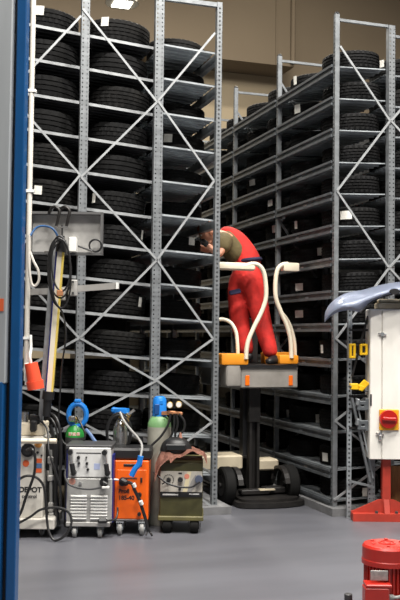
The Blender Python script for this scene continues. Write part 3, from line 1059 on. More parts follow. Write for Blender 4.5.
b = B(); xk, zk = m2(72.5, 481); cy(b, (xk, -0.015, zk), (xk, -0.02, zk), 0.026, seg=20); obj('sticker', b, mat('pink_sticker', (0.62, 0.30, 0.24), 0.5), silver, label='pink round sticker')
b = B(); xk, zk = m2(80.7, 482.5); knob(b, xk, -0.014, zk, 0.013, 0.03); obj('socket', b, CHROME, silver, label='small chrome socket')
b = B(); xk, zk = m2(104.5, 481); cy(b, (xk, -0.012, zk), (xk, -0.05, zk), 0.034, seg=20); bx(b, (xk + 0.01, -0.07, zk - 0.005), (0.05, 0.04, 0.03), rot=Matrix.Rotation(0.5, 3, 'Y'), bev=0.008); obj('socket', b, BLACK, silver, label='black cable socket')
b = B(); rect(b, m2, 103, 110.5, 484.2, 486.5, -0.09, -0.06, 0.004); obj('cable_plug', b, WHITEPL, silver, label='white plug tip')
b = B(); tube(b, [(m2(65, 470)[0], 0.02, m2(0, 470)[1]), (m2(65.5, 476)[0], -0.03, m2(0, 476)[1]), (m2(70, 483)[0], -0.06, m2(0, 483)[1]), (m2(80, 486.5)[0], -0.07, m2(0, 486.5)[1]), (m2(92, 487.5)[0], -0.07, m2(0, 487.5)[1]), (m2(103, 486)[0], -0.07, m2(0, 485.5)[1])], 0.008); obj('cable', b, DARK, silver)
b = B(); xk, zk = m2(104, 519); bx(b, (xk, -0.05, zk), (0.08, 0.05, 0.035), bev=0.012); tube(b, [(xk + 0.03, -0.05, zk), (xk + 0.1, -0.05, zk + 0.015), (xk + 0.115, -0.02, zk + 0.06), (xk + 0.11, 0.03, zk + 0.09)], 0.008); obj('earth_clamp', b, BLACK, silver)
b = B(); rect(b, m2, 67, 111, 521, 525.5, -0.03, 0.37, 0.005); obj('base_tray', b, BOXG, silver)
for px in (75.5, 101):
    caster('caster', silver, m2(px, 0)[0], 0.01, 0.042, 0.03, CABLEG)
    caster('caster', silver, m2(px, 0)[0], 0.31, 0.042, 0.03, CABLEG)

# --- 3 orange welder
D3 = 7.42
o3, s3 = local_frame(129.3, 534.6, D3)
orange = thing('welding_machine', 'bright orange welder with black lettering and a blue torch across its front', 'machine', tuple(o3), -YAW, GM)


def m3(px, py):
    return ((px - 132) / s3, (534.6 - py) / s3)


b = B(); rect(b, m3, 116.5, 150.5, 461, 520, 0.0, 0.32, 0.006); obj('cabinet', b, ORP, orange)
b = B(); rect(b, m3, 111, 117, 462, 518, 0.03, 0.32, 0.004); obj('side_panel', b, NAVYP, orange, label='navy side panel')
b = B(); rect(b, m3, 119, 148.5, 470, 518.5, -0.004, 0.004, 0.003); obj('front_panel', b, ORP, orange)
b = B(); rect(b, m3, 125, 144, 464, 467, -0.004, 0.01, 0.005); obj('handle_slot', b, BLACK, orange)
b = B(); rect(b, m3, 126, 139, 477.6, 478.6, -0.008, 0.0); obj('vent_slot', b, DARK, orange)
b = B(); rect(b, m3, 142.3, 144.3, 477.5, 482.5, -0.012, 0.0, 0.003); obj('switch', b, BLACK, orange)
for (px, py, r) in ((141.5, 494.5, 0.02), (141.8, 513.5, 0.016)):
    b = B(); xk, zk = m3(px, py); knob(b, xk, -0.004, zk, r, 0.03); obj('knob', b, BLACK, orange)
b = B(); xk, zk = m3(125, 481.5); cy(b, (xk, 0.0, zk), (xk, -0.06, zk), 0.036, 0.03, seg=18); bx(b, (xk + 0.012, -0.055, zk + 0.005), (0.08, 0.05, 0.045), rot=Matrix.Rotation(0.5, 3, 'Y'), bev=0.014); obj('torch_socket', b, BLACK, orange)
b = B(); x0, z0 = m3(115, 478.5); x1, z1 = m3(121, 479); cy(b, (x0, -0.06, z0), (x1, -0.06, z1), 0.008, seg=10); obj('pin', b, WHITEPL, orange, label='white pin')
xk, zk = m3(120.5, 493)
text_obj('lettering', 'Profi', 0.046, BLACK, orange, (xk, -0.0045, zk), bold=0.0018)
xk, zk = m3(120.5, 499.6)
text_obj('lettering', '185-40', 0.046, BLACK, orange, (xk, -0.0045, zk), bold=0.0018)
b = B(); rect(b, m3, 110, 153, 449, 461.5, 0.03, 0.32, 0.02); obj('tool_tray', b, BLACK, orange)
b = B(); rect(b, m3, 117, 150, 519, 521, -0.005, 0.34, 0.004); obj('base_tray', b, BOXE, orange)
for px in (122.5, 144.5):
    caster('caster', orange, m3(px, 0)[0], 0.0, 0.048, 0.032, CABLEG)
    caster('caster', orange, m3(px, 0)[0], 0.29, 0.048, 0.032, CABLEG)

torch = thing('welding_torch', 'blue-handled welding torch on a black hose hanging down the orange welder', 'torch', tuple(PD(138, 532, 7.33)), -YAW)


def c4(px, py, off=0.0):
    return PD(px, py, 7.32 + off)


b = B(); tube(b, [c4(140.8, 456), c4(139, 464), c4(135, 469), c4(131.5, 476)], 0.021, rr=(0.024, 0.024)); obj('handle', b, BLUEP, torch, world=True, label='blue handle')
b = B(); tube(b, [c4(120, 412, 0.35), c4(124, 421, 0.3), c4(131, 430, 0.22), c4(138, 438, 0.12), c4(142, 446, 0.05), c4(140.5, 457)], 0.010); obj('lead', b, CABLEG, torch, world=True, label='grey lead')
b = B(); tube(b, [c4(127, 482, -0.03), c4(132, 484, -0.05), c4(135, 491, -0.04), c4(139, 499, -0.03), c4(142, 508, -0.03), c4(145.5, 519, -0.03), c4(148, 530, -0.03)], 0.014); obj('hose', b, BLACK, torch, world=True)
b = B()
for (px, py, py2) in ((133.5, 483.5, 487), (140.6, 501, 504.5)):
    cy(b, c4(px, py, -0.055), c4(px + 1.3, py2, -0.05), 0.016, seg=12)
obj('cable_tie', b, WHITEPL, torch, world=True, label='white tie')
b = B(); tube(b, [c4(148, 528, -0.03), c4(150.5, 533, -0.03), c4(152, 535.5, -0.06)], 0.008); tube(b, [c4(148, 529, -0.03), c4(147, 533, -0.04), c4(146, 535.2, -0.06)], 0.006); obj('hose_end', b, BLACK, torch, world=True)

# --- 4 green welder
D4 = 7.5
o4, s4 = local_frame(180.7, 533.3, D4)
green = thing('welding_machine', 'olive green welder with beige dial panel and large black wheels', 'machine', tuple(o4), -YAW, GM)


def m4(px, py):
    return ((px - 182) / s4, (533.3 - py) / s4)


b = B(); rect(b, m4, 160.5, 203.5, 463, 519, 0.0, 0.36, 0.006); obj('cabinet', b, OLP, green)
b = B(); rect(b, m4, 161, 203, 471.5, 492, -0.006, 0.004); obj('control_panel', b, BEIGEP, green)
b = B()
p = [m4(188, 471.8), m4(192, 471.8), m4(188, 491.8), m4(183.5, 491.8)]
prism(b, [(x, -0.0085, z) for x, z in p], (0, 0.003, 0)); obj('printed_stripe', b, mat('pale_yellow_print', (0.62, 0.55, 0.36), 0.5), green, label='pale yellow slanted stripe')
b = B()
p = [m4(192.5, 480), m4(196, 475), m4(200, 480), m4(192, 491.8), m4(187.5, 491.8)]
prism(b, [(x, -0.0085, z) for x, z in p], (0, 0.003, 0)); obj('printed_stripe', b, mat('grey_print', (0.26, 0.25, 0.24), 0.5), green, label='grey slanted stripe')
b = B(); xk, zk = m4(187.5, 476.5); cy(b, (xk, -0.005, zk), (xk, -0.0095, zk), 0.021, seg=16); obj('sticker', b, mat('pink_red_sticker', (0.62, 0.22, 0.15), 0.5), green, label='pinkish red sticker')
b = B(); rect(b, m4, 161, 203, 492.3, 497, -0.009, 0.0); obj('name_strip', b, BLACK, green)
b = B(); rect(b, m4, 163.5, 179, 494, 495.4, -0.0115, -0.0085); obj('lettering', b, LOUV, green, label='pale lettering line')
b = B(); rect(b, m4, 190, 200, 493.4, 494.6, -0.0115, -0.0085); obj('lettering', b, LOUV, green, label='pale lettering line')
for (px, py, r) in ((169.3, 480, 0.019), (181, 479.8, 0.022), (180.5, 489, 0.013)):
    b = B(); xk, zk = m4(px, py); knob(b, xk, -0.006, zk, r, 0.028); obj('knob', b, BLACK, green)
b = B(); xk, zk = m4(169.3, 480)
for k in range(11):
    a = -0.6 + k * 0.4
    bx(b, (xk + 0.04 * math.cos(a), -0.007, zk + 0.04 * math.sin(a)), (0.005, 0.003, 0.012), rot=Matrix.Rotation(-a, 3, 'Y'))
obj('dial_scale', b, BLACK, green)
b = B(); rect(b, m4, 179, 182.5, 472.8, 474.2, -0.009, 0.0); obj('switch', b, BLACK, green)
b = B(); xk, zk = m4(199.5, 478.8); cy(b, (xk, 0.0, zk), (xk, -0.05, zk), 0.032, seg=18); obj('cable_plug', b, mat('slate_plastic', (0.07, 0.085, 0.13), 0.45), green, label='slate grey plug')
b = B(); tube(b, [(m4(154, 473)[0], 0.0, m4(0, 473)[1]), (m4(160, 477)[0], -0.04, m4(0, 477)[1]), (m4(168, 482.5)[0], -0.06, m4(0, 482.5)[1]), (m4(180, 486)[0], -0.06, m4(0, 486)[1]), (m4(192, 486)[0], -0.06, m4(0, 486)[1]), (m4(200.5, 482)[0], -0.05, m4(0, 481)[1])], 0.008); obj('cable', b, BLACK, green)
b = B(); (x0, z0) = m4(169, 480); (x1, z1) = m4(163, 484); cy(b, (x0, -0.035, z0), (x1, -0.03, z1), 0.006, seg=8); obj('pointer', b, BLACK, green)
b = B(); rect(b, m4, 159, 204.5, 516, 520.5, -0.025, 0.38, 0.006); obj('base_tray', b, OLPL, green)
for (px, yy) in ((168, 0.03), (195.5, 0.03), (168, 0.33), (195.5, 0.33)):
    caster('wheel', green, m4(px, 0)[0], yy, 0.06, 0.065, RUBBER2, BLACKM)
b = B(); rect(b, m4, 161, 203, 460.5, 464, 0.01, 0.35, 0.004); obj('top_rim', b, OLPL, green)

# cloth and helmet on the green welder
cloth = B()
NX, NY = 34, 16
top = m4(0, 459.8)[1]
grid = []
for j in range(NY):
    row = []
    for i in range(NX):
        u = i / (NX - 1)
        v = j / (NY - 1)
        px = 155.5 + u * 52
        x = m4(px, 0)[0]
        y = -0.06 + v * 0.33
        ridge = 0.018 * math.sin(u * 9 + v * 3) + 0.007 * math.sin(u * 19 + v * 7 + 1) + 0.003 * math.sin(u * 37 - v * 9)
        z = top + 0.028 + ridge + 0.03 * math.sin(u * PI) + 0.02 * u
        front = max(0, (0.22 - v) / 0.22)
        hang = 0.13 * max(0, 1 - u * 2.4) ** 0.8 + 0.045 * (0.5 + 0.5 * math.sin(u * 8.2 - 0.8)) * (u > 0.3)
        z -= front * hang
        if u < 0.1:
            z -= (0.1 - u) / 0.1 * 0.085
        if u > 0.93:
            z -= (u - 0.93) / 0.07 * 0.05
        row.append(cloth.verts.new((x, y, z)))
    grid.append(row)
for j in range(NY - 1):
    for i in range(NX - 1):
        cloth.faces.new((grid[j][i], grid[j][i + 1], grid[j + 1][i + 1], grid[j + 1][i]))
bmesh.ops.solidify(cloth, geom=cloth.faces[:], thickness=0.006)
bmesh.ops.transform(cloth, matrix=wm(green), verts=cloth.verts[:])
co = obj('work_cloth', cloth, CLOTH, ang=80)
tag(co, 'crumpled brown leather-like cloth draped over the green welder', 'cloth')

hb = m4(176, 0)[0]
hz = top + 0.055
hp = wm(green) @ Vector((hb, 0.10, hz))
helmet = thing('welding_helmet', 'black welding helmet lying on the brown cloth of the green welder', 'helmet', tuple(hp), -YAW)
b = B()
prof = []
seg = 24
rings = []
for j in range(9):
    t = j / 8
    ang_ = t * PI / 2
    rr = math.cos(ang_)
    zz = math.sin(ang_) * 0.115
    rings.append([(0.125 * rr ** 0.7 * math.cos(2 * PI * k / seg) * (1 + 0.08 * (1 - t)), 0.10 * rr ** 0.7 * math.sin(2 * PI * k / seg), zz) for k in range(seg)])
rv = [[b.verts.new(p) for p in r] for r in rings[:-1]]
tv = b.verts.new((0, 0, 0.115))
for j in range(len(rv) - 1):
    for k in range(seg):
        b.faces.new((rv[j][k], rv[j][(k + 1) % seg], rv[j + 1][(k + 1) % seg], rv[j + 1][k]))
for k in range(seg):
    b.faces.new((rv[-1][k], rv[-1][(k + 1) % seg], tv))
b.faces.new(list(reversed(rv[0])))
obj('shell', b, BLACK, helmet)
b = B(); bx(b, (0, -0.088, 0.04), (0.17, 0.035, 0.055), bev=0.008); obj('visor_frame', b, BLACK, helmet)
b = B(); bx(b, (0, -0.107, 0.04), (0.14, 0.004, 0.036)); obj('visor_glass', b, mat('dark_visor', (0.01, 0.012, 0.012), 0.1, coat=0.5), helmet)
b = B(); lathe(b, [(0.022, 0), (0.014, 0.01), (0.010, 0.035), (0.005, 0.05)], (0.035, 0, 0.105), seg=14); obj('adjuster', b, CLOTH, helmet, label='brown cone')

# --- gas cylinders
GC = 'gas cylinders behind the welders'


def cylinder(px, top_py, shoulder_px, dep, r, mbody, mshould, label, cap):
    base_p = PD(px, 525, dep)
    root = thing('gas_cylinder', label, 'gas cylinder', (base_p.x, base_p.y, 0.0), -YAW, GC)
    zt = PD(px, top_py, dep).z
    zsh = zt - 0.11
    b = B(); lathe(b, [(r * 0.9, 0.0), (r, 0.02), (r, zsh)], seg=28); obj('body', b, mbody, root)
    b = B(); lathe(b, [(r, zsh), (r * 0.97, zsh + 0.03), (r * 0.8, zsh + 0.07), (r * 0.5, zsh + 0.1), (r * 0.3, zsh + 0.115)], seg=28); obj('shoulder', b, mshould, root)
    b = B(); cy(b, (0, 0, zsh + 0.11), (0, 0, zsh + 0.17), 0.017, seg=12); bx(b, (0.0, -0.01, zsh + 0.15), (0.06, 0.05, 0.03), bev=0.006); obj('valve', b, BRASS, root, label='brass valve')
    return root, zsh


c1r, zs1 = cylinder(73.5, 424, 0, 7.72, 0.082, DARK, GREENP, 'gas cylinder with green shoulder and open blue ring guard behind silver welder', None)
b = B()
zc = PD(76, 415.5, 7.70).z
tube(b, [(0.02 + 0.075 * math.cos(a), -0.02, zc + 0.095 * math.sin(a)) for a in th], 0.022, closed=True, n=3)
bx(b, (0.02, -0.02, zc + 0.118), (0.06, 0.045, 0.035), bev=0.01)
obj('ring_guard', b, BLUEP, c1r, label='bright blue ring guard')
b = B(); bx(b, (-0.02, -0.055, zs1 + 0.155), (0.06, 0.03, 0.05), bev=0.01); obj('pressure_gauge', b, CHROME, c1r)
b = B(); tube(b, [(0.02, -0.05, zs1 + 0.18), (0.07, -0.1, zs1 + 0.1), (0.1, -0.12, zs1 + 0.02), (0.06, -0.13, zs1 - 0.06), (-0.06, -0.13, zs1 - 0.05), (-0.11, -0.11, zs1 + 0.03), (-0.09, -0.1, zs1 + 0.08)], 0.009); obj('hose', b, BLACK, c1r)
b = B(); tube(b, [(0.10, -0.08, zs1 + 0.07), (0.14, -0.1, zs1 + 0.03), (0.17, -0.11, zs1 - 0.01), (0.22, -0.12, zs1 - 0.06), (0.27, -0.12, zs1 - 0.075)], 0.016); obj('torch_grip', b, mat('slate_blue_grip', (0.10, 0.17, 0.33), 0.4), c1r, label='slate blue torch grip')
b = B()
for k in range(3):
    a = -2.0 + k * 0.45
    bx(b, (0.0835 * math.cos(a) * 0.93, 0.0835 * math.sin(a) * 0.93, zs1 + 0.028), (0.03, 0.006, 0.03), rot=Matrix.Rotation(a + PI / 2, 3, 'Z'), bev=0.004)
obj('warning_label', b, mat('red_white_label', (0.62, 0.25, 0.15), 0.5, 0, 0.5, 60, col2=(0.75, 0.7, 0.65)), c1r, label='small red and white labels')

c2r, zs2 = cylinder(119, 419, 0, 7.78, 0.062, CHROME, CHROME, 'slim chrome gas cylinder with blue cap behind the orange welder', None)
b = B(); lathe(b, [(0.05, 0.11), (0.075, 0.13), (0.075, 0.165), (0.04, 0.17)], (0, 0, zs2 + 0.03), seg=16); bx(b, (-0.02, -0.02, zs2 + 0.18), (0.12, 0.07, 0.045), rot=Matrix.Rotation(0.12, 3, 'Y'), bev=0.012); obj('valve_cap', b, BLUEP, c2r, label='bright blue cap')
b = B(); cy(b, (0.05, -0.06, zs2 + 0.10), (0.05, -0.1, zs2 + 0.10), 0.03, seg=16); bx(b, (0.06, -0.05, zs2 + 0.13), (0.04, 0.04, 0.07), rot=Matrix.Rotation(0.6, 3, 'Y'), bev=0.008); obj('regulator', b, BRASS, c2r, label='brass regulator')
b = B(); cy(b, (0.07, -0.06, zs2 + 0.15), (0.12, -0.06, zs2 + 0.19), 0.014, seg=10); obj('pressure_gauge', b, CHROME, c2r)
b = B()
for (rx, ry, o_) in ((0.105, 0.165, -0.09), (0.095, 0.15, -0.115)):
    tube(b, [(rx * math.cos(a) - 0.005, o_, zs2 + 0.0 + ry * math.sin(a)) for a in th], 0.009, closed=True, n=3)
obj('hose', b, BLACK, c2r)

c3r, zs3 = cylinder(158, 414, 0, 7.86, 0.102, mat('pale_grey_cylinder', (0.42, 0.41, 0.35), 0.45, 0, 0.25, 9), mat('faded_green_shoulder', (0.20, 0.40, 0.17), 0.45, 0, 0.35, 9), 'pale grey gas cylinder with faded green shoulder and tall blue cap beside gauges', None)
b = B()
lathe(b, [(0.058, 0.0), (0.062, 0.03), (0.058, 0.17), (0.045, 0.195), (0.03, 0.2)], (0.0, 0, zs3 + 0.06), seg=20)
bx(b, (0.012, -0.035, zs3 + 0.21), (0.04, 0.05, 0.05), bev=0.01)
cap_ = obj('valve_cap', b, BLUEP, c3r, label='bright blue cap')
b = B(); bx(b, (-0.02, -0.058, zs3 + 0.15), (0.045, 0.012, 0.09), bev=0.005); obj('cap_opening', b, mat('shaded_hollow_blue', (0.006, 0.06, 0.22), 0.5), cap_)  # dark blue block in place of the cap's shaded hollow
for (ox, oz) in ((0.092, 0.195), (0.168, 0.200)):
    b = B(); lathe(b, [(0.026, 0.0), (0.028, -0.005), (0.028, -0.03), (0.024, -0.032)], (ox, -0.11, zs3 + oz), seg=20, axis='y'); g_ = obj('pressure_gauge', b, BRASS, c3r)
    b = B(); cy(b, (ox, -0.142, zs3 + oz), (ox, -0.146, zs3 + oz), 0.022, seg=20); obj('gauge_face', b, WHITEPL, g_, label='white gauge face')
b = B(); bx(b, (0.135, -0.10, zs3 + 0.125), (0.13, 0.04, 0.032), rot=Matrix.Rotation(0.1, 3, 'Y'), bev=0.008); bx(b, (0.07, -0.05, zs3 + 0.12), (0.1, 0.03, 0.03)); obj('regulator', b, COPPER, c3r, label='copper regulator')
b = B()
tube(b, [(0.10, -0.12, zs3 + 0.12), (0.08, -0.13, zs3 + 0.03), (0.02, -0.14, zs3 - 0.07), (-0.06, -0.15, zs3 - 0.15), (-0.10, -0.15, zs3 - 0.22)], 0.010)
tube(b, [(0.13, -0.12, zs3 + 0.12), (0.13, -0.12, zs3 + 0.02), (0.10, -0.12, zs3 - 0.08), (0.04, -0.12, zs3 - 0.18), (0.0, -0.12, zs3 - 0.26)], 0.010)
tube(b, [(0.17, -0.12, zs3 + 0.12), (0.215, -0.12, zs3 + 0.06), (0.215, -0.12, zs3 - 0.01), (0.17, -0.12, zs3 - 0.07), (0.15, -0.12, zs3 - 0.15)], 0.010)
tube(b, [(0.15, -0.12, zs3 + 0.12), (0.16, -0.12, zs3 + 0.03), (0.14, -0.12, zs3 - 0.06), (0.155, -0.12, zs3 - 0.14)], 0.010)
obj('hose', b, BLACK, c3r)

# ------------------------------------------------------------------ order picker truck
YP = 8.20
pb = PY(260, 506, YP)
SP = FPX / (pb - EYE).dot(FW)
picker = thing('order_picker', 'order picker truck with cream handrails and orange pads raised in the aisle', 'order picker', (pb.x, YP, 0))


def q(px, py, off=0.0):
    return PY(px, py, YP + off)


# base
b = B()
poly = []
pb.x += 0.10
for k in range(13):
    a = PI + PI * k / 12
    poly.append((pb.x + 0.345 * math.cos(a), YP - 0.03 + 0.13 * math.sin(a), 0.008))
poly += [(pb.x + 0.345, YP + 1.5, 0.012), (pb.x - 0.345, YP + 1.5, 0.012)]
prism(b, poly, (0, 0, 0.045)); obj('base_plate', b, BLACKM, picker, world=True)
b = B()
poly2 = [((x - pb.x) * 0.86 + pb.x, (y - YP - 0.12) * 0.8 + YP + 0.12, 0.053) for x, y, z in poly]
prism(b, poly2, (0, 0, 0.025)); bx(b, (pb.x - 0.1, YP + 0.16, 0.115), (0.3, 0.1, 0.05), bev=0.01); bx(b, (pb.x + 0.12, YP + 0.2, 0.12), (0.22, 0.12, 0.06), bev=0.01); obj('chassis_deck', b, BLACKM, picker, world=True)
b = B(); bx(b, (pb.x + 0.02, YP + 0.13, 0.135), (0.16, 0.06, 0.012)); obj('step_plate', b, CREAMD, picker, world=True)
wy = YP + 0.20
for (px, sgn) in ((225.5, -1), (288.5, 1)):
    xw = PY(px, 490, wy).x
    b = B(); lathe(b, [(0.09, -0.05), (0.165, -0.055), (0.18, -0.04), (0.18, 0.04), (0.165, 0.055), (0.09, 0.05)], (xw, wy, 0.18), seg=32, axis='x'); w_ = obj('wheel', b, RUBBER2, picker, world=True)
    b = B(); cy(b, (xw - 0.052, wy, 0.18), (xw + 0.052, wy, 0.18), 0.10, seg=24); cy(b, (xw - 0.07, wy, 0.18), (xw + 0.07, wy, 0.18), 0.03, seg=12); obj('hub', b, BLACKM, w_, world=True)
    b = B()
    for k in range(10):
        a0, a1 = PI * (0.06 + 0.9 * k / 10), PI * (0.06 + 0.9 * (k + 1) / 10)
        xg = xw - sgn * 0.115
        pl = [(xg, wy - 0.20 * math.cos(a0), 0.17 + 0.185 * math.sin(a0)), (xg, wy - 0.20 * math.cos(a1), 0.17 + 0.185 * math.sin(a1)),
              (xg, wy - 0.17 * math.cos(a1), 0.17 + 0.155 * math.sin(a1)), (xg, wy - 0.17 * math.cos(a0), 0.17 + 0.155 * math.sin(a0))]
        prism(b, pl, (sgn * 0.05, 0, 0))
    bmesh.ops.remove_doubles(b, verts=b.verts[:], dist=1e-5)
    obj('wheel_guard', b, BLACKM, picker, world=True)
b = B(); bx(b, (pb.x - 0.04, YP + 0.75, 0.26), (0.62, 0.5, 0.30), bev=0.02); obj('drive_housing', b, BLACKM, picker, world=True)
# cream side covers
b = B(); p0, p1 = q(199, 456.5, 0.35), q(243, 469.5, 0.35); bx(b, ((p0.x + p1.x) / 2 + 0.0, YP + 0.5, (p0.z + p1.z) / 2), (p1.x - p0.x, 0.3, p0.z - p1.z), bev=0.015); obj('side_cover', b, CREAMD, picker, world=True)
b = B(); p0, p1 = q(257, 460, 0.3), q(279, 470, 0.3); bx(b, ((p0.x + p1.x) / 2, YP + 0.45, (p0.z + p1.z) / 2), (p1.x - p0.x, 0.3, p0.z - p1.z), bev=0.015); obj('side_cover', b, CREAMD, picker, world=True)
# mast
ym = YP + 0.32
b = B()
for px in (249.2, 256.8):
    p0 = PY(px, 460, ym); bx(b, (p0.x, ym, 0.62), (0.026, 0.08, 1.05))
p0 = PY(253, 460, ym); bx(b, (p0.x, ym + 0.04, 0.62), (0.08, 0.03, 1.05))
obj('mast', b, BLACKM, picker, world=True)
b = B(); p0 = PY(246, 420, ym + .1); zA, zB = PY(246, 456, ym).z, PY(246, 386, ym).z; bx(b, (p0.x, ym + 0.1, (zA + zB) / 2), (0.10, 0.1, zB - zA)); obj('mast_channel', b, BLACK, picker, world=True)
b = B(); p0 = PY(253, 408, ym); zA, zB = PY(253, 422, ym).z, PY(253, 386, ym).z; bx(b, (p0.x, ym + 0.0, (zA + zB) / 2), (0.125, 0.11, zB - zA), bev=0.008); obj('mast_sleeve', b, BLACKM, picker, world=True)
# platform
yf = YP + 0.08
b = B(); p0, p1 = PY(241, 366, yf), PY(298, 388, yf)
bx(b, ((p0.x + p1.x) / 2, yf + 0.30, (p0.z + p1.z) / 2), (p1.x - p0.x, 0.6, p0.z - p1.z), bev=0.012); obj('platform_front', b, PGREY, picker, world=True)
zt, zbm = p0.z, p1.z
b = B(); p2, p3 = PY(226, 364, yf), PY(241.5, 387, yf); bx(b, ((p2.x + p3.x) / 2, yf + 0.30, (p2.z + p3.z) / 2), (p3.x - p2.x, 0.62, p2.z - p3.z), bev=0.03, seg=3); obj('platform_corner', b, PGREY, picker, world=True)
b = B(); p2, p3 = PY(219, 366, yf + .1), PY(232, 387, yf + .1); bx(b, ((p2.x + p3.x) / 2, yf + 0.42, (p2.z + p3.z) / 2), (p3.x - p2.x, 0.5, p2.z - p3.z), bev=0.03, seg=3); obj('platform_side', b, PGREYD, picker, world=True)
b = B(); p2, p3 = PY(240, 365, yf - 0.01), PY(297, 367.5, yf - 0.01); bx(b, ((p2.x + p3.x) / 2, yf + 0.28, (p2.z + p3.z) / 2), (p3.x - p2.x, 0.60, p2.z - p3.z)); obj('floor_mat', b, BLACK, picker, world=True)
MATZ = p2.z
for (xa, xb) in ((245.2, 249.3), (288.7, 292.6)):
    b = B(); p2, p3 = PY(xa, 375.5, yf), PY(xb, 385.5, yf); bx(b, ((p2.x + p3.x) / 2, yf - 0.002, (p2.z + p3.z) / 2), (p3.x - p2.x, 0.012, p2.z - p3.z), bev=0.003); obj('reflector', b, REFL, picker, world=True)
b = B(); p2, p3 = PY(221, 353.5, yf), PY(248, 365, yf); bx(b, ((p2.x + p3.x) / 2, yf + 0.06, (p2.z + p3.z) / 2), (p3.x - p2.x, 0.16, p2.z - p3.z), bev=0.02, seg=2); obj('side_pad', b, ORANGE, picker, world=True)
b = B(); p2, p3 = PY(279, 355, yf), PY(298, 364, yf); bx(b, ((p2.x + p3.x) / 2, yf + 0.06, (p2.z + p3.z) / 2), (p3.x - p2.x, 0.16, p2.z - p3.z), bev=0.02, seg=2); obj('side_pad', b, ORANGE, picker, world=True)
b = B(); p2, p3 = PY(261, 352, yf + .5), PY(299, 364, yf + .5); bx(b, ((p2.x + p3.x) / 2, yf + 0.46, (p2.z + p3.z) / 2), (p3.x - p2.x, 0.12, p2.z - p3.z), bev=0.02, seg=2); obj('side_pad', b, ORANGE, picker, world=True)
# handrails
yr = YP + 0.06


def h(px, py, off=0.0):
    return PY(px, py, yr + off)


rr_ = 0.022
b = B(); tube(b, [h(244, 266.5), h(252, 264), h(259, 265.5), h(264, 273), h(266, 287), h(265.5, 300), h(261, 313), h(254, 327), h(248.5, 340), h(246.5, 350), h(246, 359)], rr_, seg=12); r1 = obj('handrail', b, CREAM, picker, world=True)
b = B(); p2, p3 = h(214, 261.5), h(255.5, 271); bx(b, ((p2.x + p3.x) / 2, yr + 0.02, (p2.z + p3.z) / 2), (p3.x - p2.x, 0.08, p2.z - p3.z), bev=0.035, seg=3); obj('rail_pad', b, CREAM, r1, world=True)
b = B(); tube(b, [h(288, 264), h(282, 265), h(277.5, 270), h(275.5, 282), h(276, 298), h(281, 312), h(287, 326), h(290.5, 340), h(291.5, 358)], rr_, seg=12); r2 = obj('handrail', b, CREAM, picker, world=True)
b = B(); p2, p3 = h(283, 262.5), h(298.5, 271.5); bx(b, ((p2.x + p3.x) / 2, yr + 0.02, (p2.z + p3.z) / 2), (p3.x - p2.x, 0.09, p2.z - p3.z), bev=0.012, seg=2); obj('rail_pad', b, CREAM, r2, world=True)
b = B(); tube(b, [h(281, 312, .06), h(286, 318, .1), h(291, 328, .12), h(294.5, 342, .12), h(295.5, 357, .12)], 0.017, seg=10); obj('handrail', b, CREAM, picker, world=True)
b = B(); tube(b, [h(218, 319.5, .2), h(224, 319.5, .18), h(231, 323, .15), h(236, 332, .12), h(237.5, 345, .1), h(238, 357, .1)], 0.018, seg=10); obj('handrail', b, CREAM, picker, world=True)
# control column inside the cabin
b = B(); p2, p3 = PY(247, 318, YP + 0.62), PY(258, 364, YP + 0.62); bx(b, ((p2.x + p3.x) / 2, YP + 0.66, (p2.z + p3.z) / 2), (p3.x - p2.x, 0.08, p2.z - p3.z), bev=0.01); obj('control_column', b, DARK, picker, world=True)


# ------------------------------------------------------------------ the person
def skin_build(nodes, edges, sub=2):
    """nodes: list of (pos, radius or (rx, ry)); returns bmesh of the skinned surface"""
    me = bpy.data.meshes.new('t')
    me.from_pydata([tuple(n[0]) for n in nodes], edges, [])
    o = bpy.data.objects.new('t', me)
    COL.objects.link(o)
    m = o.modifiers.new('s', 'SKIN')
    m.use_smooth_shade = True
    for i, n in enumerate(nodes):
        r = n[1] if isinstance(n[1], tuple) else (n[1], n[1])
        me.skin_vertices[0].data[i].radius = r
        me.skin_vertices[0].data[i].use_root = (i == 0)
    s = o.modifiers.new('u', 'SUBSURF')
    s.levels = sub
    s.render_levels = sub
    dg = bpy.context.evaluated_depsgraph_get()
    dg.update()
    ev = o.evaluated_get(dg)
    m2_ = bpy.data.meshes.new_from_object(ev)
    bpy.data.objects.remove(o)
    bm = B()
    bm.from_mesh(m2_)
    return bm


def remesh_join(bms, voxel=0.008, smooth=2):
    big_ = B()
    for x in bms:
        t = bpy.data.meshes.new('j')
        x.to_mesh(t)
        x.free()
        big_.from_mesh(t)
    me = bpy.data.meshes.new('rm')
    big_.to_mesh(me)
    big_.free()
    o = bpy.data.objects.new('rm', me)
    COL.objects.link(o)
    m = o.modifiers.new('r', 'REMESH')
    m.mode = 'VOXEL'
    m.voxel_size = voxel
    if smooth:
        s = o.modifiers.new('sm', 'SMOOTH')
        s.iterations = smooth
    dg = bpy.context.evaluated_depsgraph_get()
    dg.update()
    m2_ = bpy.data.meshes.new_from_object(o.evaluated_get(dg))
    bpy.data.objects.remove(o)
    bm = B()
    bm.from_mesh(m2_)
    return bm


def hh(px, py, Y):
    return PY(px, py, Y)


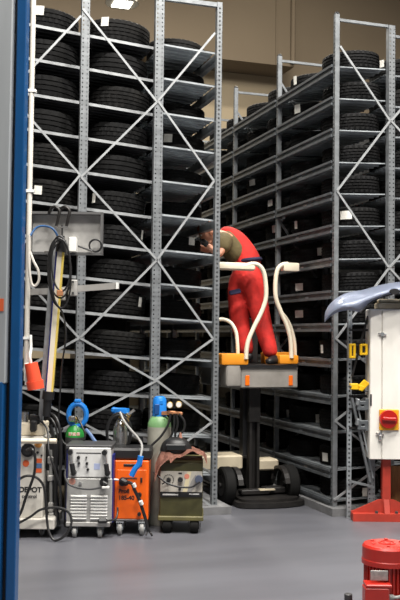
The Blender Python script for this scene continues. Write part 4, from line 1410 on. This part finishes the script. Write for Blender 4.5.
Yn, Yf = YP + 0.27, YP + 0.47      # near (left) and far (right) leg planes
Yc = (Yn + Yf) / 2
FZ = MATZ
J = {}
J['pelvis'] = hh(247, 272, Yc)
J['waist'] = hh(242.5, 260, Yc)
J['chest'] = hh(231.5, 246, Yc)
J['upchest'] = hh(223, 238, Yc)
J['neck'] = hh(216, 233.5, Yc)
J['hipL'] = hh(252.5, 282, Yn + 0.02)
J['kneeL'] = hh(261.5, 320, Yn)
J['ankL'] = hh(272, 358, Yn - 0.08)
J['hipR'] = hh(239.5, 282, Yf - 0.03)
J['kneeR'] = hh(239, 320, Yf - 0.02)
J['ankR'] = hh(248, 356, Yf - 0.10)
J['shL'] = hh(224.5, 241, Yc - 0.16)
J['elL'] = hh(219.5, 256, Yc - 0.22)
J['wrL'] = hh(206, 244, Yc - 0.20)
J['shR'] = hh(222, 236, Yc + 0.17)
J['elR'] = hh(208, 250, Yc + 0.22)
J['wrR'] = hh(197, 247, Yc + 0.10)
head_c = hh(208, 231.5, Yc - 0.02)
jp = Vector((J['ankL'].x, J['ankL'].y, 0))
person = thing('person', 'person in red bib overalls and olive t-shirt leaning from the picker platform into the rack', 'person', (J['pelvis'].x, Yc, MATZ))

# skin body
FD = Vector((-1, 0.05, 0)).normalized()      # facing direction
names = ['pelvis', 'waist', 'chest', 'upchest', 'neck', 'hipL', 'kneeL', 'ankL', 'hipR', 'kneeR', 'ankR', 'shL', 'elL', 'wrL', 'shR', 'elR', 'wrR']
rad = dict(pelvis=0.12, waist=0.10, chest=0.112, upchest=0.092, neck=0.052, hipL=0.085, kneeL=0.06, ankL=0.04, hipR=0.085, kneeR=0.06, ankR=0.04,
           shL=0.05, elL=0.042, wrL=0.029, shR=0.05, elR=0.042, wrR=0.029)
idx = {n: i for i, n in enumerate(names)}
E = [('pelvis', 'waist'), ('waist', 'chest'), ('chest', 'upchest'), ('upchest', 'neck'), ('pelvis', 'hipL'), ('hipL', 'kneeL'), ('kneeL', 'ankL'), ('pelvis', 'hipR'), ('hipR', 'kneeR'), ('kneeR', 'ankR'),
     ('upchest', 'shL'), ('shL', 'elL'), ('elL', 'wrL'), ('upchest', 'shR'), ('shR', 'elR'), ('elR', 'wrR')]


def fig(which, add=0.0, over=None):
    ns = [n for n in names if n in which]
    ii = {n: k for k, n in enumerate(ns)}
    nd = [(J[n], (over or {}).get(n, rad[n] + add)) for n in ns]
    ed = [(ii[a], ii[c]) for a, c in E if a in ii and c in ii]
    return skin_build(nd, ed)


bods = [fig(names)]
# head
hb_ = B()
bmesh.ops.create_uvsphere(hb_, u_segments=24, v_segments=16, radius=1.0)
hd = (FD * 0.75 + Vector((0, 0, -0.66))).normalized()      # where the face looks
hup = (Vector((0, 0, 1)) - hd * hd.z).normalized()
hs = hd.cross(hup)
mh = Matrix((hd * 0.098, hs * 0.076, hup * 0.115)).transposed().to_4x4()
bmesh.ops.transform(hb_, matrix=Matrix.Translation(head_c) @ mh, verts=hb_.verts[:])
bods.append(hb_)


def blob(c, s):
    t = B()
    bmesh.ops.create_uvsphere(t, u_segments=12, v_segments=8, radius=1.0)
    m = Matrix((hd * s[0], hs * s[1], hup * s[2])).transposed().to_4x4()
    bmesh.ops.transform(t, matrix=Matrix.Translation(head_c + hd * c[0] + hs * c[1] + hup * c[2]) @ m, verts=t.verts[:])
    return t


bods.append(blob((0.10, 0, -0.015), (0.022, 0.014, 0.024)))     # nose
bods.append(blob((0.06, 0, -0.085), (0.035, 0.045, 0.03)))      # chin
for s in (-1, 1):
    bods.append(blob((-0.005, s * 0.076, -0.005), (0.022, 0.010, 0.032)))   # ears
bods.append(blob((0.088, 0, -0.05), (0.018, 0.028, 0.007)))
bods.append(skin_build([(J['neck'], 0.055), ((J['neck'] + head_c) / 2, 0.055), (head_c, 0.055)], [(0, 1), (1, 2)]))
body = remesh_join(bods, 0.010, 2)
obj('body', body, SKIN, person, world=True, ang=80)
for s in (-1, 1):
    t = blob((0.088, s * 0.03, 0.018), (0.010, 0.014, 0.009)); obj('eye', t, WHITEPL, person, world=True, label='eye')
# hair
t = B()
bmesh.ops.create_uvsphere(t, u_segments=24, v_segments=16, radius=1.0)
bmesh.ops.delete(t, geom=[v for v in t.verts if v.co.x > 0.35 and v.co.z < 0.45 or v.co.z < -0.45], context='VERTS')
m = Matrix((hd * 0.106, hs * 0.083, hup * 0.122)).transposed().to_4x4()
bmesh.ops.transform(t, matrix=Matrix.Translation(head_c - hd * 0.003) @ m, verts=t.verts[:])
bmesh.ops.solidify(t, geom=t.faces[:], thickness=-0.008)
obj('hair', t, HAIR, person, world=True, ang=80)
# overalls: legs and pelvis plus back panel
ov = dict(pelvis=0.172, waist=0.166, hipL=0.132, kneeL=0.100, ankL=0.078, hipR=0.142, kneeR=0.108, ankR=0.074, chest=0.10)
tr = fig(['pelvis', 'waist', 'hipL', 'kneeL', 'ankL', 'hipR', 'kneeR', 'ankR'], 0, ov)
seat = skin_build([(J['hipL'], 0.12), (J['pelvis'] + Vector((0.035, 0, -0.02)), 0.15), (J['hipR'], 0.12)], [(0, 1), (1, 2)])
bk = Vector((0.62, 0, 0.78))
bib = skin_build([(J['pelvis'], 0.165), (J['waist'] + Vector((0.05, 0, 0.0)), 0.16), ((J['waist'] + J['chest']) / 2 + bk * 0.055, 0.142), (J['chest'] + bk * 0.07, 0.125), (J['upchest'] + bk * 0.06, 0.098), (J['neck'] + Vector((0.035, 0, 0.03)), 0.05)], [(0, 1), (1, 2), (2, 3), (3, 4), (4, 5)])
allb = remesh_join([tr, seat, bib], 0.011, 3)
obj('overalls', allb, RED, person, world=True, ang=80)
# t shirt
sh_over = dict(chest=0.140, upchest=0.128, waist=0.150, shL=0.076, elL=0.072, shR=0.085, elR=0.07)
eL = J['shL'].lerp(J['elL'], 0.75)
eR = J['shR'].lerp(J['elR'], 0.65)
ts = [skin_build([(J['waist'], 0.15), (J['chest'], 0.140), (J['upchest'], 0.128), (J['upchest'].lerp(J['neck'], 0.6), 0.085)], [(0, 1), (1, 2), (2, 3)]),
      skin_build([(J['upchest'], 0.10), (J['shL'], 0.094), (eL, 0.082)], [(0, 1), (1, 2)]),
      skin_build([(J['upchest'], 0.10), (J['shR'], 0.09), (eR, 0.075)], [(0, 1), (1, 2)])]
tsm = remesh_join(ts, 0.011, 2)
obj('t_shirt', tsm, OLIVE, person, world=True, ang=80)
# belt
b = B()
ax = Vector((-0.12, 0, 1)).normalized()
wc = PY(247.6, 260.5, Yc)
u = Vector((0, 1, 0)).cross(ax).normalized()
tube(b, [wc + u * 0.122 * math.cos(a) + Vector((0, 1, 0)) * 0.165 * math.sin(a) for a in th], 0.02, closed=True, n=3)
obj('belt', b, NAVY, person, world=True)
# knee pocket flap
b = B(); c = PY(235, 292, Yn - 0.09); bx(b, c, (0.115, 0.03, 0.05), rot=Matrix.Rotation(-0.22, 3, 'Y') @ Matrix.Rotation(-0.2, 3, 'Z'), bev=0.01); obj('pocket_trim', b, NAVY, person, world=True)
# gloves with five fingers each
for sd, wr, el in (('L', J['wrL'], J['elL']), ('R', J['wrR'], J['elR'])):
    d = (wr - el).normalized()
    side = Vector((0, 0, 1)).cross(d).normalized()
    upd = d.cross(side).normalized()
    dn = -upd
    parts = [skin_build([(wr - d * 0.03, 0.036), (wr + d * 0.02, (0.042, 0.03)), (wr + d * 0.07, (0.048, 0.026))], [(0, 1), (1, 2)])]
    for k, ln in enumerate((0.070, 0.080, 0.074, 0.058)):
        s0 = (k - 1.5) * 0.022
        a0 = wr + d * 0.065 + side * s0
        a1 = a0 + (d * 0.85 + dn * 0.5) * ln * 0.5
        a2 = a1 + (d * 0.35 + dn * 0.93) * ln * 0.5
        parts.append(skin_build([(a0, 0.0115), (a1, 0.0105), (a2, 0.009)], [(0, 1), (1, 2)]))
    sgn = 1 if sd == 'L' else -1
    a0 = wr + d * 0.02 + side * 0.03 * sgn
    a1 = a0 + (d * 0.6 + side * 0.6 * sgn + dn * 0.4) * 0.04
    a2 = a1 + (d * 0.8 + dn * 0.6) * 0.032
    parts.append(skin_build([(a0, 0.014), (a1, 0.0125), (a2, 0.010)], [(0, 1), (1, 2)]))
    g = remesh_join(parts, 0.005, 1)
    obj('glove', g, BLACK, person, world=True, ang=80)
# shoes
for sd, an in (('L', J['ankL']), ('R', J['ankR'])):
    b = B()
    heel = Vector((an.x + 0.05, an.y, FZ))
    toe = Vector((an.x - 0.20, an.y - 0.02, FZ))
    if sd == 'L':
        heel = Vector((an.x + 0.07, an.y - 0.02, FZ)); toe = Vector((an.x - 0.11, an.y - 0.12, FZ))
    dd = (toe - heel)
    s1_ = skin_build([(heel + Vector((0, 0, 0.05)), (0.042, 0.048)), (heel + dd * 0.35 + Vector((0, 0, 0.05)), (0.044, 0.05)), (heel + dd * 0.7 + Vector((0, 0, 0.04)), (0.05, 0.038)), (heel + dd * 0.97 + Vector((0, 0, 0.032)), (0.038, 0.028)), (an + Vector((0.02, 0, -0.01)), 0.052)], [(0, 1), (1, 2), (2, 3), (1, 4)])
    for v in s1_.verts:
        if v.co.z < FZ + 0.004:
            v.co.z = FZ + 0.004
    obj('shoe', s1_, BLACK, person, world=True, ang=60)

# ------------------------------------------------------------------ control cabinet on red stand
DK = 8.08
ok, sk = local_frame(387, 521.3, DK)
cab = thing('control_cabinet', 'white control cabinet with red rotary switch on an orange-red stand', 'cabinet', tuple(ok), -YAW)


def mk(px, py):
    return ((px - 387) / sk, (521.3 - py) / sk)


b = B(); rect(b, mk, 369, 425, 308.5, 459.5, 0.0, 0.22, 0.008); obj('body', b, WHITEC, cab)
b = B(); rect(b, mk, 381.6, 424, 309.5, 459, -0.018, 0.002, 0.003); d_ = obj('door', b, WHITEC, cab)
b = B(); rect(b, mk, 369.3, 380.4, 309.5, 459, -0.016, 0.002, 0.003); obj('edge_panel', b, WHITEC, cab)
for (px, py) in ((381, 334), (379, 434)):
    b = B(); xk, zk = mk(px, py); cy(b, (xk, -0.01, zk), (xk, -0.035, zk), 0.018, seg=14); bx(b, (xk, -0.028, zk), (0.075, 0.012, 0.018), rot=Matrix.Rotation(0.2, 3, 'Y'), bev=0.004)
    if py > 400:
        bx(b, (xk, -0.03, zk - 0.03), (0.03, 0.02, 0.05), bev=0.005)
    obj('latch', b, CHROME, d_)
b = B(); rect(b, mk, 378.2, 398, 409, 430, -0.032, -0.016, 0.006); sw = obj('switch_plate', b, mat('amber_plate', (0.78, 0.36, 0.01), 0.45),  cab, label='yellow plate')
b = B(); xk, zk = mk(387.3, 418.8); cy(b, (xk, -0.03, zk), (xk, -0.055, zk), 0.084, 0.078, seg=32); bx(b, (xk, -0.068, zk + 0.003), (0.125, 0.028, 0.032), rot=Matrix.Rotation(0.05, 3, 'Y'), bev=0.008); obj('rotary_knob', b, REDKNOB, sw, label='red rotary knob')
b = B(); rect(b, mk, 369, 371, 394, 406, -0.022, -0.014, 0.003); obj('hinge', b, DARK, cab)
b = B(); rect(b, mk, 383.3, 391.5, 458, 516, 0.04, 0.12); obj('post', b, REDST, cab)
b = B(); rect(b, mk, 353, 430, 513.5, 521.2, -0.01, 0.17); obj('base_plate', b, REDST, cab)
b = B()
for (sx, s0) in ((-1, 383.3), (1, 391.5)):
    e = s0 + sx * 31
    e2 = s0 + sx * 4
    pts = [mk(s0, 500), mk(e2, 500.5), mk(e, 512.5), mk(e, 515), mk(s0, 515)]
    prism(b, [(x, 0.05, z) for x, z in pts], (0, 0.02, 0))
obj('gusset', b, REDST, cab)
b = B()
pts = [mk(384.8, 497), mk(389.8, 497)]
x0, z0 = mk(384.6, 500); x1, _ = mk(390, 500)
zlo = mk(0, 515)[1]
prism(b, [(x0, 0.04, z0), (x1, 0.04, z0), (x1, -0.01, zlo), (x0, -0.01, zlo)], (0, 0.02, 0)); obj('front_gusset', b, REDST, cab)
b = B()
for px in (377, 397):
    xk, zk = mk(px, 513.5); cy(b, (xk, 0.02, zk), (xk, 0.02, zk + 0.02), 0.014, seg=6)
obj('bolt', b, DARK, cab)

brown = thing('wooden_board', 'brown wooden board standing on end behind the red stand', 'board', tuple(PD(402, 505, 8.36)), -YAW)
pw = PD(402, 505, 8.36)
brown.location.z = 0
WM[brown.name] = Matrix.Translation(Vector((pw.x, pw.y, 0))) @ Matrix.Rotation(-YAW, 4, 'Z')
zt_ = PD(400, 466, 8.36).z
b = B(); bx(b, (0, 0, zt_ / 2 + 0.0), (0.21, 0.03, zt_), bev=0.004); obj('board_face', b, WOODB, brown)

# support block and fender on top of the cabinet
zc_top = mk(0, 308.5)[1]
blk = B(); bx(blk, (mk(400, 0)[0], 0.10, zc_top + 0.028), (0.40, 0.18, 0.055), bev=0.008)
bx(blk, (mk(400, 0)[0], 0.12, zc_top + 0.075), (0.36, 0.13, 0.038), bev=0.012)
bmesh.ops.transform(blk, matrix=wm(cab), verts=blk.verts[:])
so = obj('support_pad', blk, mat('beige_foam', (0.42, 0.36, 0.25), 0.8, 0, 0.3, 9))
tag(so, 'beige padded block on the white cabinet, under the silver fender', 'support')

DF = 8.02
fe = thing('car_fender', 'pale silver-blue car fender resting across the top of the white cabinet', 'fender', tuple(PD(385, 300, DF)), -YAW)
topE = [(324.5, 321.5), (325, 312.5), (330, 304), (338, 297), (349.5, 292), (363.5, 289.6), (377.5, 285.6), (390, 283), (402, 281.5), (420, 279), (440, 279), (455, 283)]
lowE = [(324.5, 322.5), (328.6, 318.3), (336.8, 312.6), (348.5, 310.2), (360, 311.8), (366, 305.5), (373, 301.5), (380, 298.5), (389, 295), (405, 292.5), (425, 296), (450, 310)]
bm = B()
NV = 9
tp = smooth_path([Vector((x, y, 0)) for x, y in topE], 3)
lw = smooth_path([Vector((x, y, 0)) for x, y in lowE], 3)
rows = []
for a, c in zip(tp, lw):
    col_ = []
    for j in range(NV):
        t = j / (NV - 1)
        px = a.x + (c.x - a.x) * t
        py = a.y + (c.y - a.y) * t
        wdt = abs(c.y - a.y)
        off = 0.16 * (1 - t) ** 2.2 - 0.045 * math.sin(t * PI) - 0.02 * (t > 0.75) * 0 + 0.05 * max(0, t - 0.8) / 0.2
        # tip curls away
        tipf = max(0, (345 - px) / 20)
        off = off * min(1, wdt / 14) + 0.10 * tipf * tipf
        col_.append(bm.verts.new(PD(px, py, DF + off)))
    rows.append(col_)
for i in range(len(rows) - 1):
    for j in range(NV - 1):
        bm.faces.new((rows[i][j], rows[i + 1][j], rows[i + 1][j + 1], rows[i][j + 1]))
bmesh.ops.solidify(bm, geom=bm.faces[:], thickness=0.003)
obj('panel', bm, FENDER, fe, world=True, ang=60)
b = B(); c = PD(394.5, 291.5, DF - 0.035)
lathe(b, [(0.036, -0.006), (0.042, 0), (0.036, 0.006)], (0, 0, 0), seg=20, axis='y')
bmesh.ops.transform(b, matrix=Matrix.Translation(c) @ RZY.to_4x4() @ Matrix.Diagonal((1.1, 1, 0.62, 1)), verts=b.verts[:]); obj('grommet', b, BLACK, fe, world=True, label='black oval grommet')
b = B(); tube(b, [PD(x, y, DF + 0.02) for x, y in ((360, 312.5), (366.5, 306), (373.5, 301), (382.5, 297), (392.5, 294.5))], 0.006); obj('arch_flange', b, DARK, fe, world=True, label='dark wheel arch edge')

# stand with yellow and grey clamps between rack and cabinet
DS = 8.22
stand = thing('clamp_stand', 'slotted grey steel stand left of the white cabinet, holding clamps', 'stand', tuple(Vector((PD(358, 505, DS).x, PD(358, 505, DS).y, 0))), -YAW)


def k5(px, py, off=0.0):
    return PD(px, py, DS + off)


p0 = k5(349, 505)
ub = upright_bm(0, 0, 0.0, k5(350, 300).z, 0.042, 0.035, 'y', 1)
bmesh.ops.transform(ub, matrix=Matrix.Translation((p0.x, p0.y, 0)) @ RZY.to_4x4(), verts=ub.verts[:])
obj('upright', ub, GALVD, stand, world=True)
p0 = k5(371.5, 505)
ub = upright_bm(0, 0, 0.0, k5(371, 440).z, 0.062, 0.035, 'y', 2)
bmesh.ops.transform(ub, matrix=Matrix.Translation((p0.x, p0.y, 0)) @ RZY.to_4x4(), verts=ub.verts[:])
obj('upright', ub, GALV, stand, world=True)
b = B(); bar(b, k5(352, 398, -0.01), k5(370, 482, -0.01), 0.022, 0.02); obj('brace', b, GALV, stand, world=True)
b = B(); bar(b, k5(356, 398, -0.03), k5(373, 478, -0.03), 0.012, 0.012); obj('brace', b, GALVD, stand, world=True)
b = B(); bar(b, k5(368, 316, 0.03), k5(352, 376, 0.03), 0.034, 0.02); obj('brace', b, BLACKM, stand, world=True, label='dark slanted bar')
b = B(); bar(b, k5(349, 481, -0.02), k5(371, 486, -0.02), 0.02, 0.02); obj('brace', b, GALV, stand, world=True)
for py in (330, 345, 396, 409, 428):
    b = B(); bar(b, k5(349, py, 0.03), k5(372, py, 0.03), 0.02, 0.02); obj('cross_rail', b, BLACKM, stand, world=True)


def clampobj(label, m, pieces):
    c = k5(*pieces[0][:2])
    o = thing('clamp', label, 'clamp', tuple(c), -YAW, 'clamps on the slotted stand')
    for nm, mm, ps in pieces[1:]:
        b = B()
        for (px, py, w, h_, dd, rt) in ps:
            bx(b, k5(px, py, -0.035), (w, dd, h_), rot=RZY @ Matrix.Rotation(rt, 3, 'Y'), bev=0.006)
        obj(nm, b, mm, o, world=True)
    return o


def frame_pieces(cx, cy_, w, h_, t, rt=0.0):
    w_, hh_ = w / 2 * FPX / DS, h_ / 2 * FPX / DS
    return [(cx - w_, cy_, t, h_ + t, 0.05, rt), (cx + w_, cy_, t, h_ + t, 0.05, rt), (cx, cy_ - hh_, w, t, 0.05, rt), (cx, cy_ + hh_, w, t, 0.05, rt)]


clampobj('yellow rounded clamp frame on the stand, left of the upper two', YELLOW, [(352, 360), ('frame', YELLOW, frame_pieces(352.3, 351, 0.035, 0.11, 0.022)), ('pad', BLACK, [(352.3, 351, 0.02, 0.05, 0.02, 0)])])
clampobj('yellow square clamp frame with dark opening beside the white cabinet', YELLOW, [(363.5, 360), ('frame', YELLOW, frame_pieces(363.5, 349.5, 0.048, 0.08, 0.022)), ('pad', BLACK, [(363.5, 349.5, 0.03, 0.045, 0.02, 0)])])
clampobj('flat yellow block clamp on the stand below the rounded frame', YELLOW, [(354, 392), ('block', YELLOW, [(354, 386.5, 0.075, 0.055, 0.06, 0)]), ('bolt', DARK, [(350, 386.5, 0.02, 0.02, 0.075, 0)])])
clampobj('tilted yellow plate clamp just left of the white cabinet', YELLOW, [(363, 390), ('plate', YELLOW, [(363.5, 385, 0.06, 0.085, 0.05, 0.75), (361, 388, 0.04, 0.05, 0.06, 0.3)]), ('bolt', DARK, [(366, 391, 0.04, 0.012, 0.04, 0)])])
clampobj('grey cast clamp with a hole, upper of two beside the cabinet', GALVB, [(362, 412), ('casting', GALVB, frame_pieces(362, 405.5, 0.06, 0.05, 0.035) + [(367, 404, 0.04, 0.1, 0.05, 0)]), ('jaw', GALV, [(357.5, 402, 0.03, 0.06, 0.06, 0.2)])])
clampobj('grey cast clamp with a hole, lower of two beside the cabinet', GALVB, [(362, 432), ('casting', GALVB, frame_pieces(362.5, 425, 0.06, 0.05, 0.035) + [(367, 426, 0.04, 0.09, 0.05, 0)]), ('jaw', GALV, [(357.5, 422, 0.03, 0.06, 0.06, 0.2)])])

# ------------------------------------------------------------------ red motor in the foreground
DM = 4.77
pm = PD(387, 560, DM)
motor = thing('electric_motor', 'red ribbed electric motor with domed cap standing in the lower right corner', 'motor', (pm.x, pm.y, 0), -YAW)
SM = FPX / DM
R_ = 0.128


def zm(py):
    return 1.6 - (py - 340) / SM


zt = 0.545
b = B(); lathe(b, [(R_ * 0.2, zt), (R_ * 0.8, zt), (R_ * 0.93, zt - 0.004), (R_, zt - 0.016), (R_, zt - 0.075), (R_ + 0.003, zt - 0.079), (R_ + 0.003, zt - 0.102), (R_ - 0.008, zt - 0.106)], seg=48); obj('fan_cover', b, REDS, motor)
b = B()
for k in range(6):
    a = k * PI / 3 + 0.4
    b = B(); cy(b, (0.085 * math.cos(a), 0.085 * math.sin(a), zt - 0.002), (0.085 * math.cos(a), 0.085 * math.sin(a), zt + 0.005), 0.010, seg=10)
    obj('bolt', b, REDS, motor)
b = B(); lathe(b, [(0.045, zt - 0.002), (0.045, zt + 0.003), (0.036, zt + 0.004), (0.036, zt + 0.001), (0.02, zt + 0.001), (0.018, zt + 0.004)], seg=24); obj('vent_grille', b, REDS, motor)
b = B(); cy(b, (0, 0, 0.16), (0, 0, zt - 0.09), R_ - 0.026, seg=40)
for k in range(34):
    a = 2 * PI * k / 34
    bx(b, ((R_ - 0.02) * math.cos(a), (R_ - 0.02) * math.sin(a), (0.17 + zt - 0.1) / 2), (0.024, 0.006, zt - 0.1 - 0.17), rot=Matrix.Rotation(a, 3, 'Z'))
obj('ribbed_housing', b, REDS, motor)


def mm_(px):
    return (px - 387) / SM


b = B(); bx(b, ((mm_(359.5) + mm_(383)) / 2, -0.125, 0.272), (mm_(383) - mm_(359.5), 0.09, 0.17), bev=0.006); obj('terminal_box', b, REDS, motor)
b = B(); bx(b, ((mm_(360.5) + mm_(385.5)) / 2, -0.12, 0.364), (mm_(385.5) - mm_(360.5), 0.10, 0.016), bev=0.004); obj('terminal_lid', b, REDS, motor)
b = B(); bx(b, ((mm_(366) + mm_(383)) / 2, -R_ + 0.006 - 0.004, 0.408), (mm_(383) - mm_(366), 0.004, 0.05), bev=0.0015); obj('name_plate', b, PLATE, motor)
b = B(); cy(b, (mm_(383), -0.13, 0.30), (mm_(388), -0.13, 0.30), 0.016, seg=12); tube(b, [(mm_(387), -0.13, 0.30), (mm_(393), -0.135, 0.303), (mm_(400), -0.14, 0.32), (mm_(412), -0.13, 0.35)], 0.009); obj('cable', b, CABLEG, motor, label='grey cable')
b = B(); bx(b, (0, 0, 0.075), (0.34, 0.28, 0.15), bev=0.01); cy(b, (0, 0, 0.145), (0, 0, 0.175), R_, seg=32); obj('pump_tank', b, REDS, motor)
pegp = PD(348.3, 597, 4.75)
peg = thing('floor_peg', 'short black rubber-topped peg left of the red motor', 'peg', (pegp.x, pegp.y, 0), -YAW)
zpt = PD(348.3, 593.5, 4.75).z
b = B(); cy(b, (0, 0, 0), (0, 0, zpt - 0.05), 0.015, seg=14); obj('rod', b, BLACKM, peg)
b = B(); lathe(b, [(0.018, zpt - 0.06), (0.021, zpt - 0.055), (0.021, zpt - 0.004), (0.017, zpt)], seg=18); obj('rubber_top', b, DARK, peg)

# ------------------------------------------------------------------ lamps
pl = PY(122, 6, 12.0)
hl = thing('ceiling_lamp', 'round hanging ceiling lamp with bright square panel above the left rack', 'lamp', tuple(pl))
b = B(); bx(b, (0, 0, 0.02), (0.24, 0.24, 0.012)); obj('light_panel', b, LAMPE, hl)
b = B(); lathe(b, [(0.22, 0.0), (0.23, 0.01), (0.21, 0.03), (0.1, 0.08), (0.09, 0.2), (0.03, 0.22)], (0, 0, 0.027), seg=32); obj('reflector', b, LAMPR, hl)
b = B(); cy(b, (0, 0, 0.24), (0, 0, 10 - pl.z), 0.012, seg=8); obj('rod', b, DARK, hl)


def area(name, loc, sx, sy, power, col=(1, 0.96, 0.9), target=None):
    l = bpy.data.lights.new(name, 'AREA')
    l.shape = 'RECTANGLE'
    l.size = sx
    l.size_y = sy
    l.energy = power
    l.color = col
    o = bpy.data.objects.new(name, l)
    COL.objects.link(o)
    o.location = loc
    if target is not None:
        o.rotation_euler = (Vector(target) - Vector(loc)).to_track_quat('-Z', 'Y').to_euler()
    return o


for (x, y, p) in ((-0.5, 1.5, 400), (2.2, 1.5, 420), (5.0, 1.5, 400), (0.6, 4.6, 520), (3.2, 4.6, 520), (6.0, 4.6, 440)):
    area('ceiling_light', (x, y, 8.8), 1.4, 0.4, p)
area('aisle_light', (3.2, 11.6, 7.6), 0.4, 1.4, 420, (1, 0.94, 0.84))
area('back_light', (1.0, 13.0, 9.4), 1.4, 0.4, 90, (1, 0.93, 0.8))
area('back_light', (6.0, 12.0, 9.4), 1.4, 0.4, 260, (1, 0.93, 0.8))
area('front_fill_light', (1.0, -4.5, 3.2), 5.0, 3.0, 35, (0.92, 0.96, 1.0), target=(2.5, 8, 1.8))  # unseen fill from behind the camera, lifts frontal shadows

w = bpy.data.worlds.new('world')
sc.world = w
w.use_nodes = True
w.node_tree.nodes['Background'].inputs['Color'].default_value = (0.75, 0.8, 0.9, 1)
w.node_tree.nodes['Background'].inputs['Strength'].default_value = 0.01

sc.view_settings.view_transform = 'Standard'
sc.view_settings.look = 'None'
sc.view_settings.exposure = 0.0
sc.view_settings.gamma = 1.0
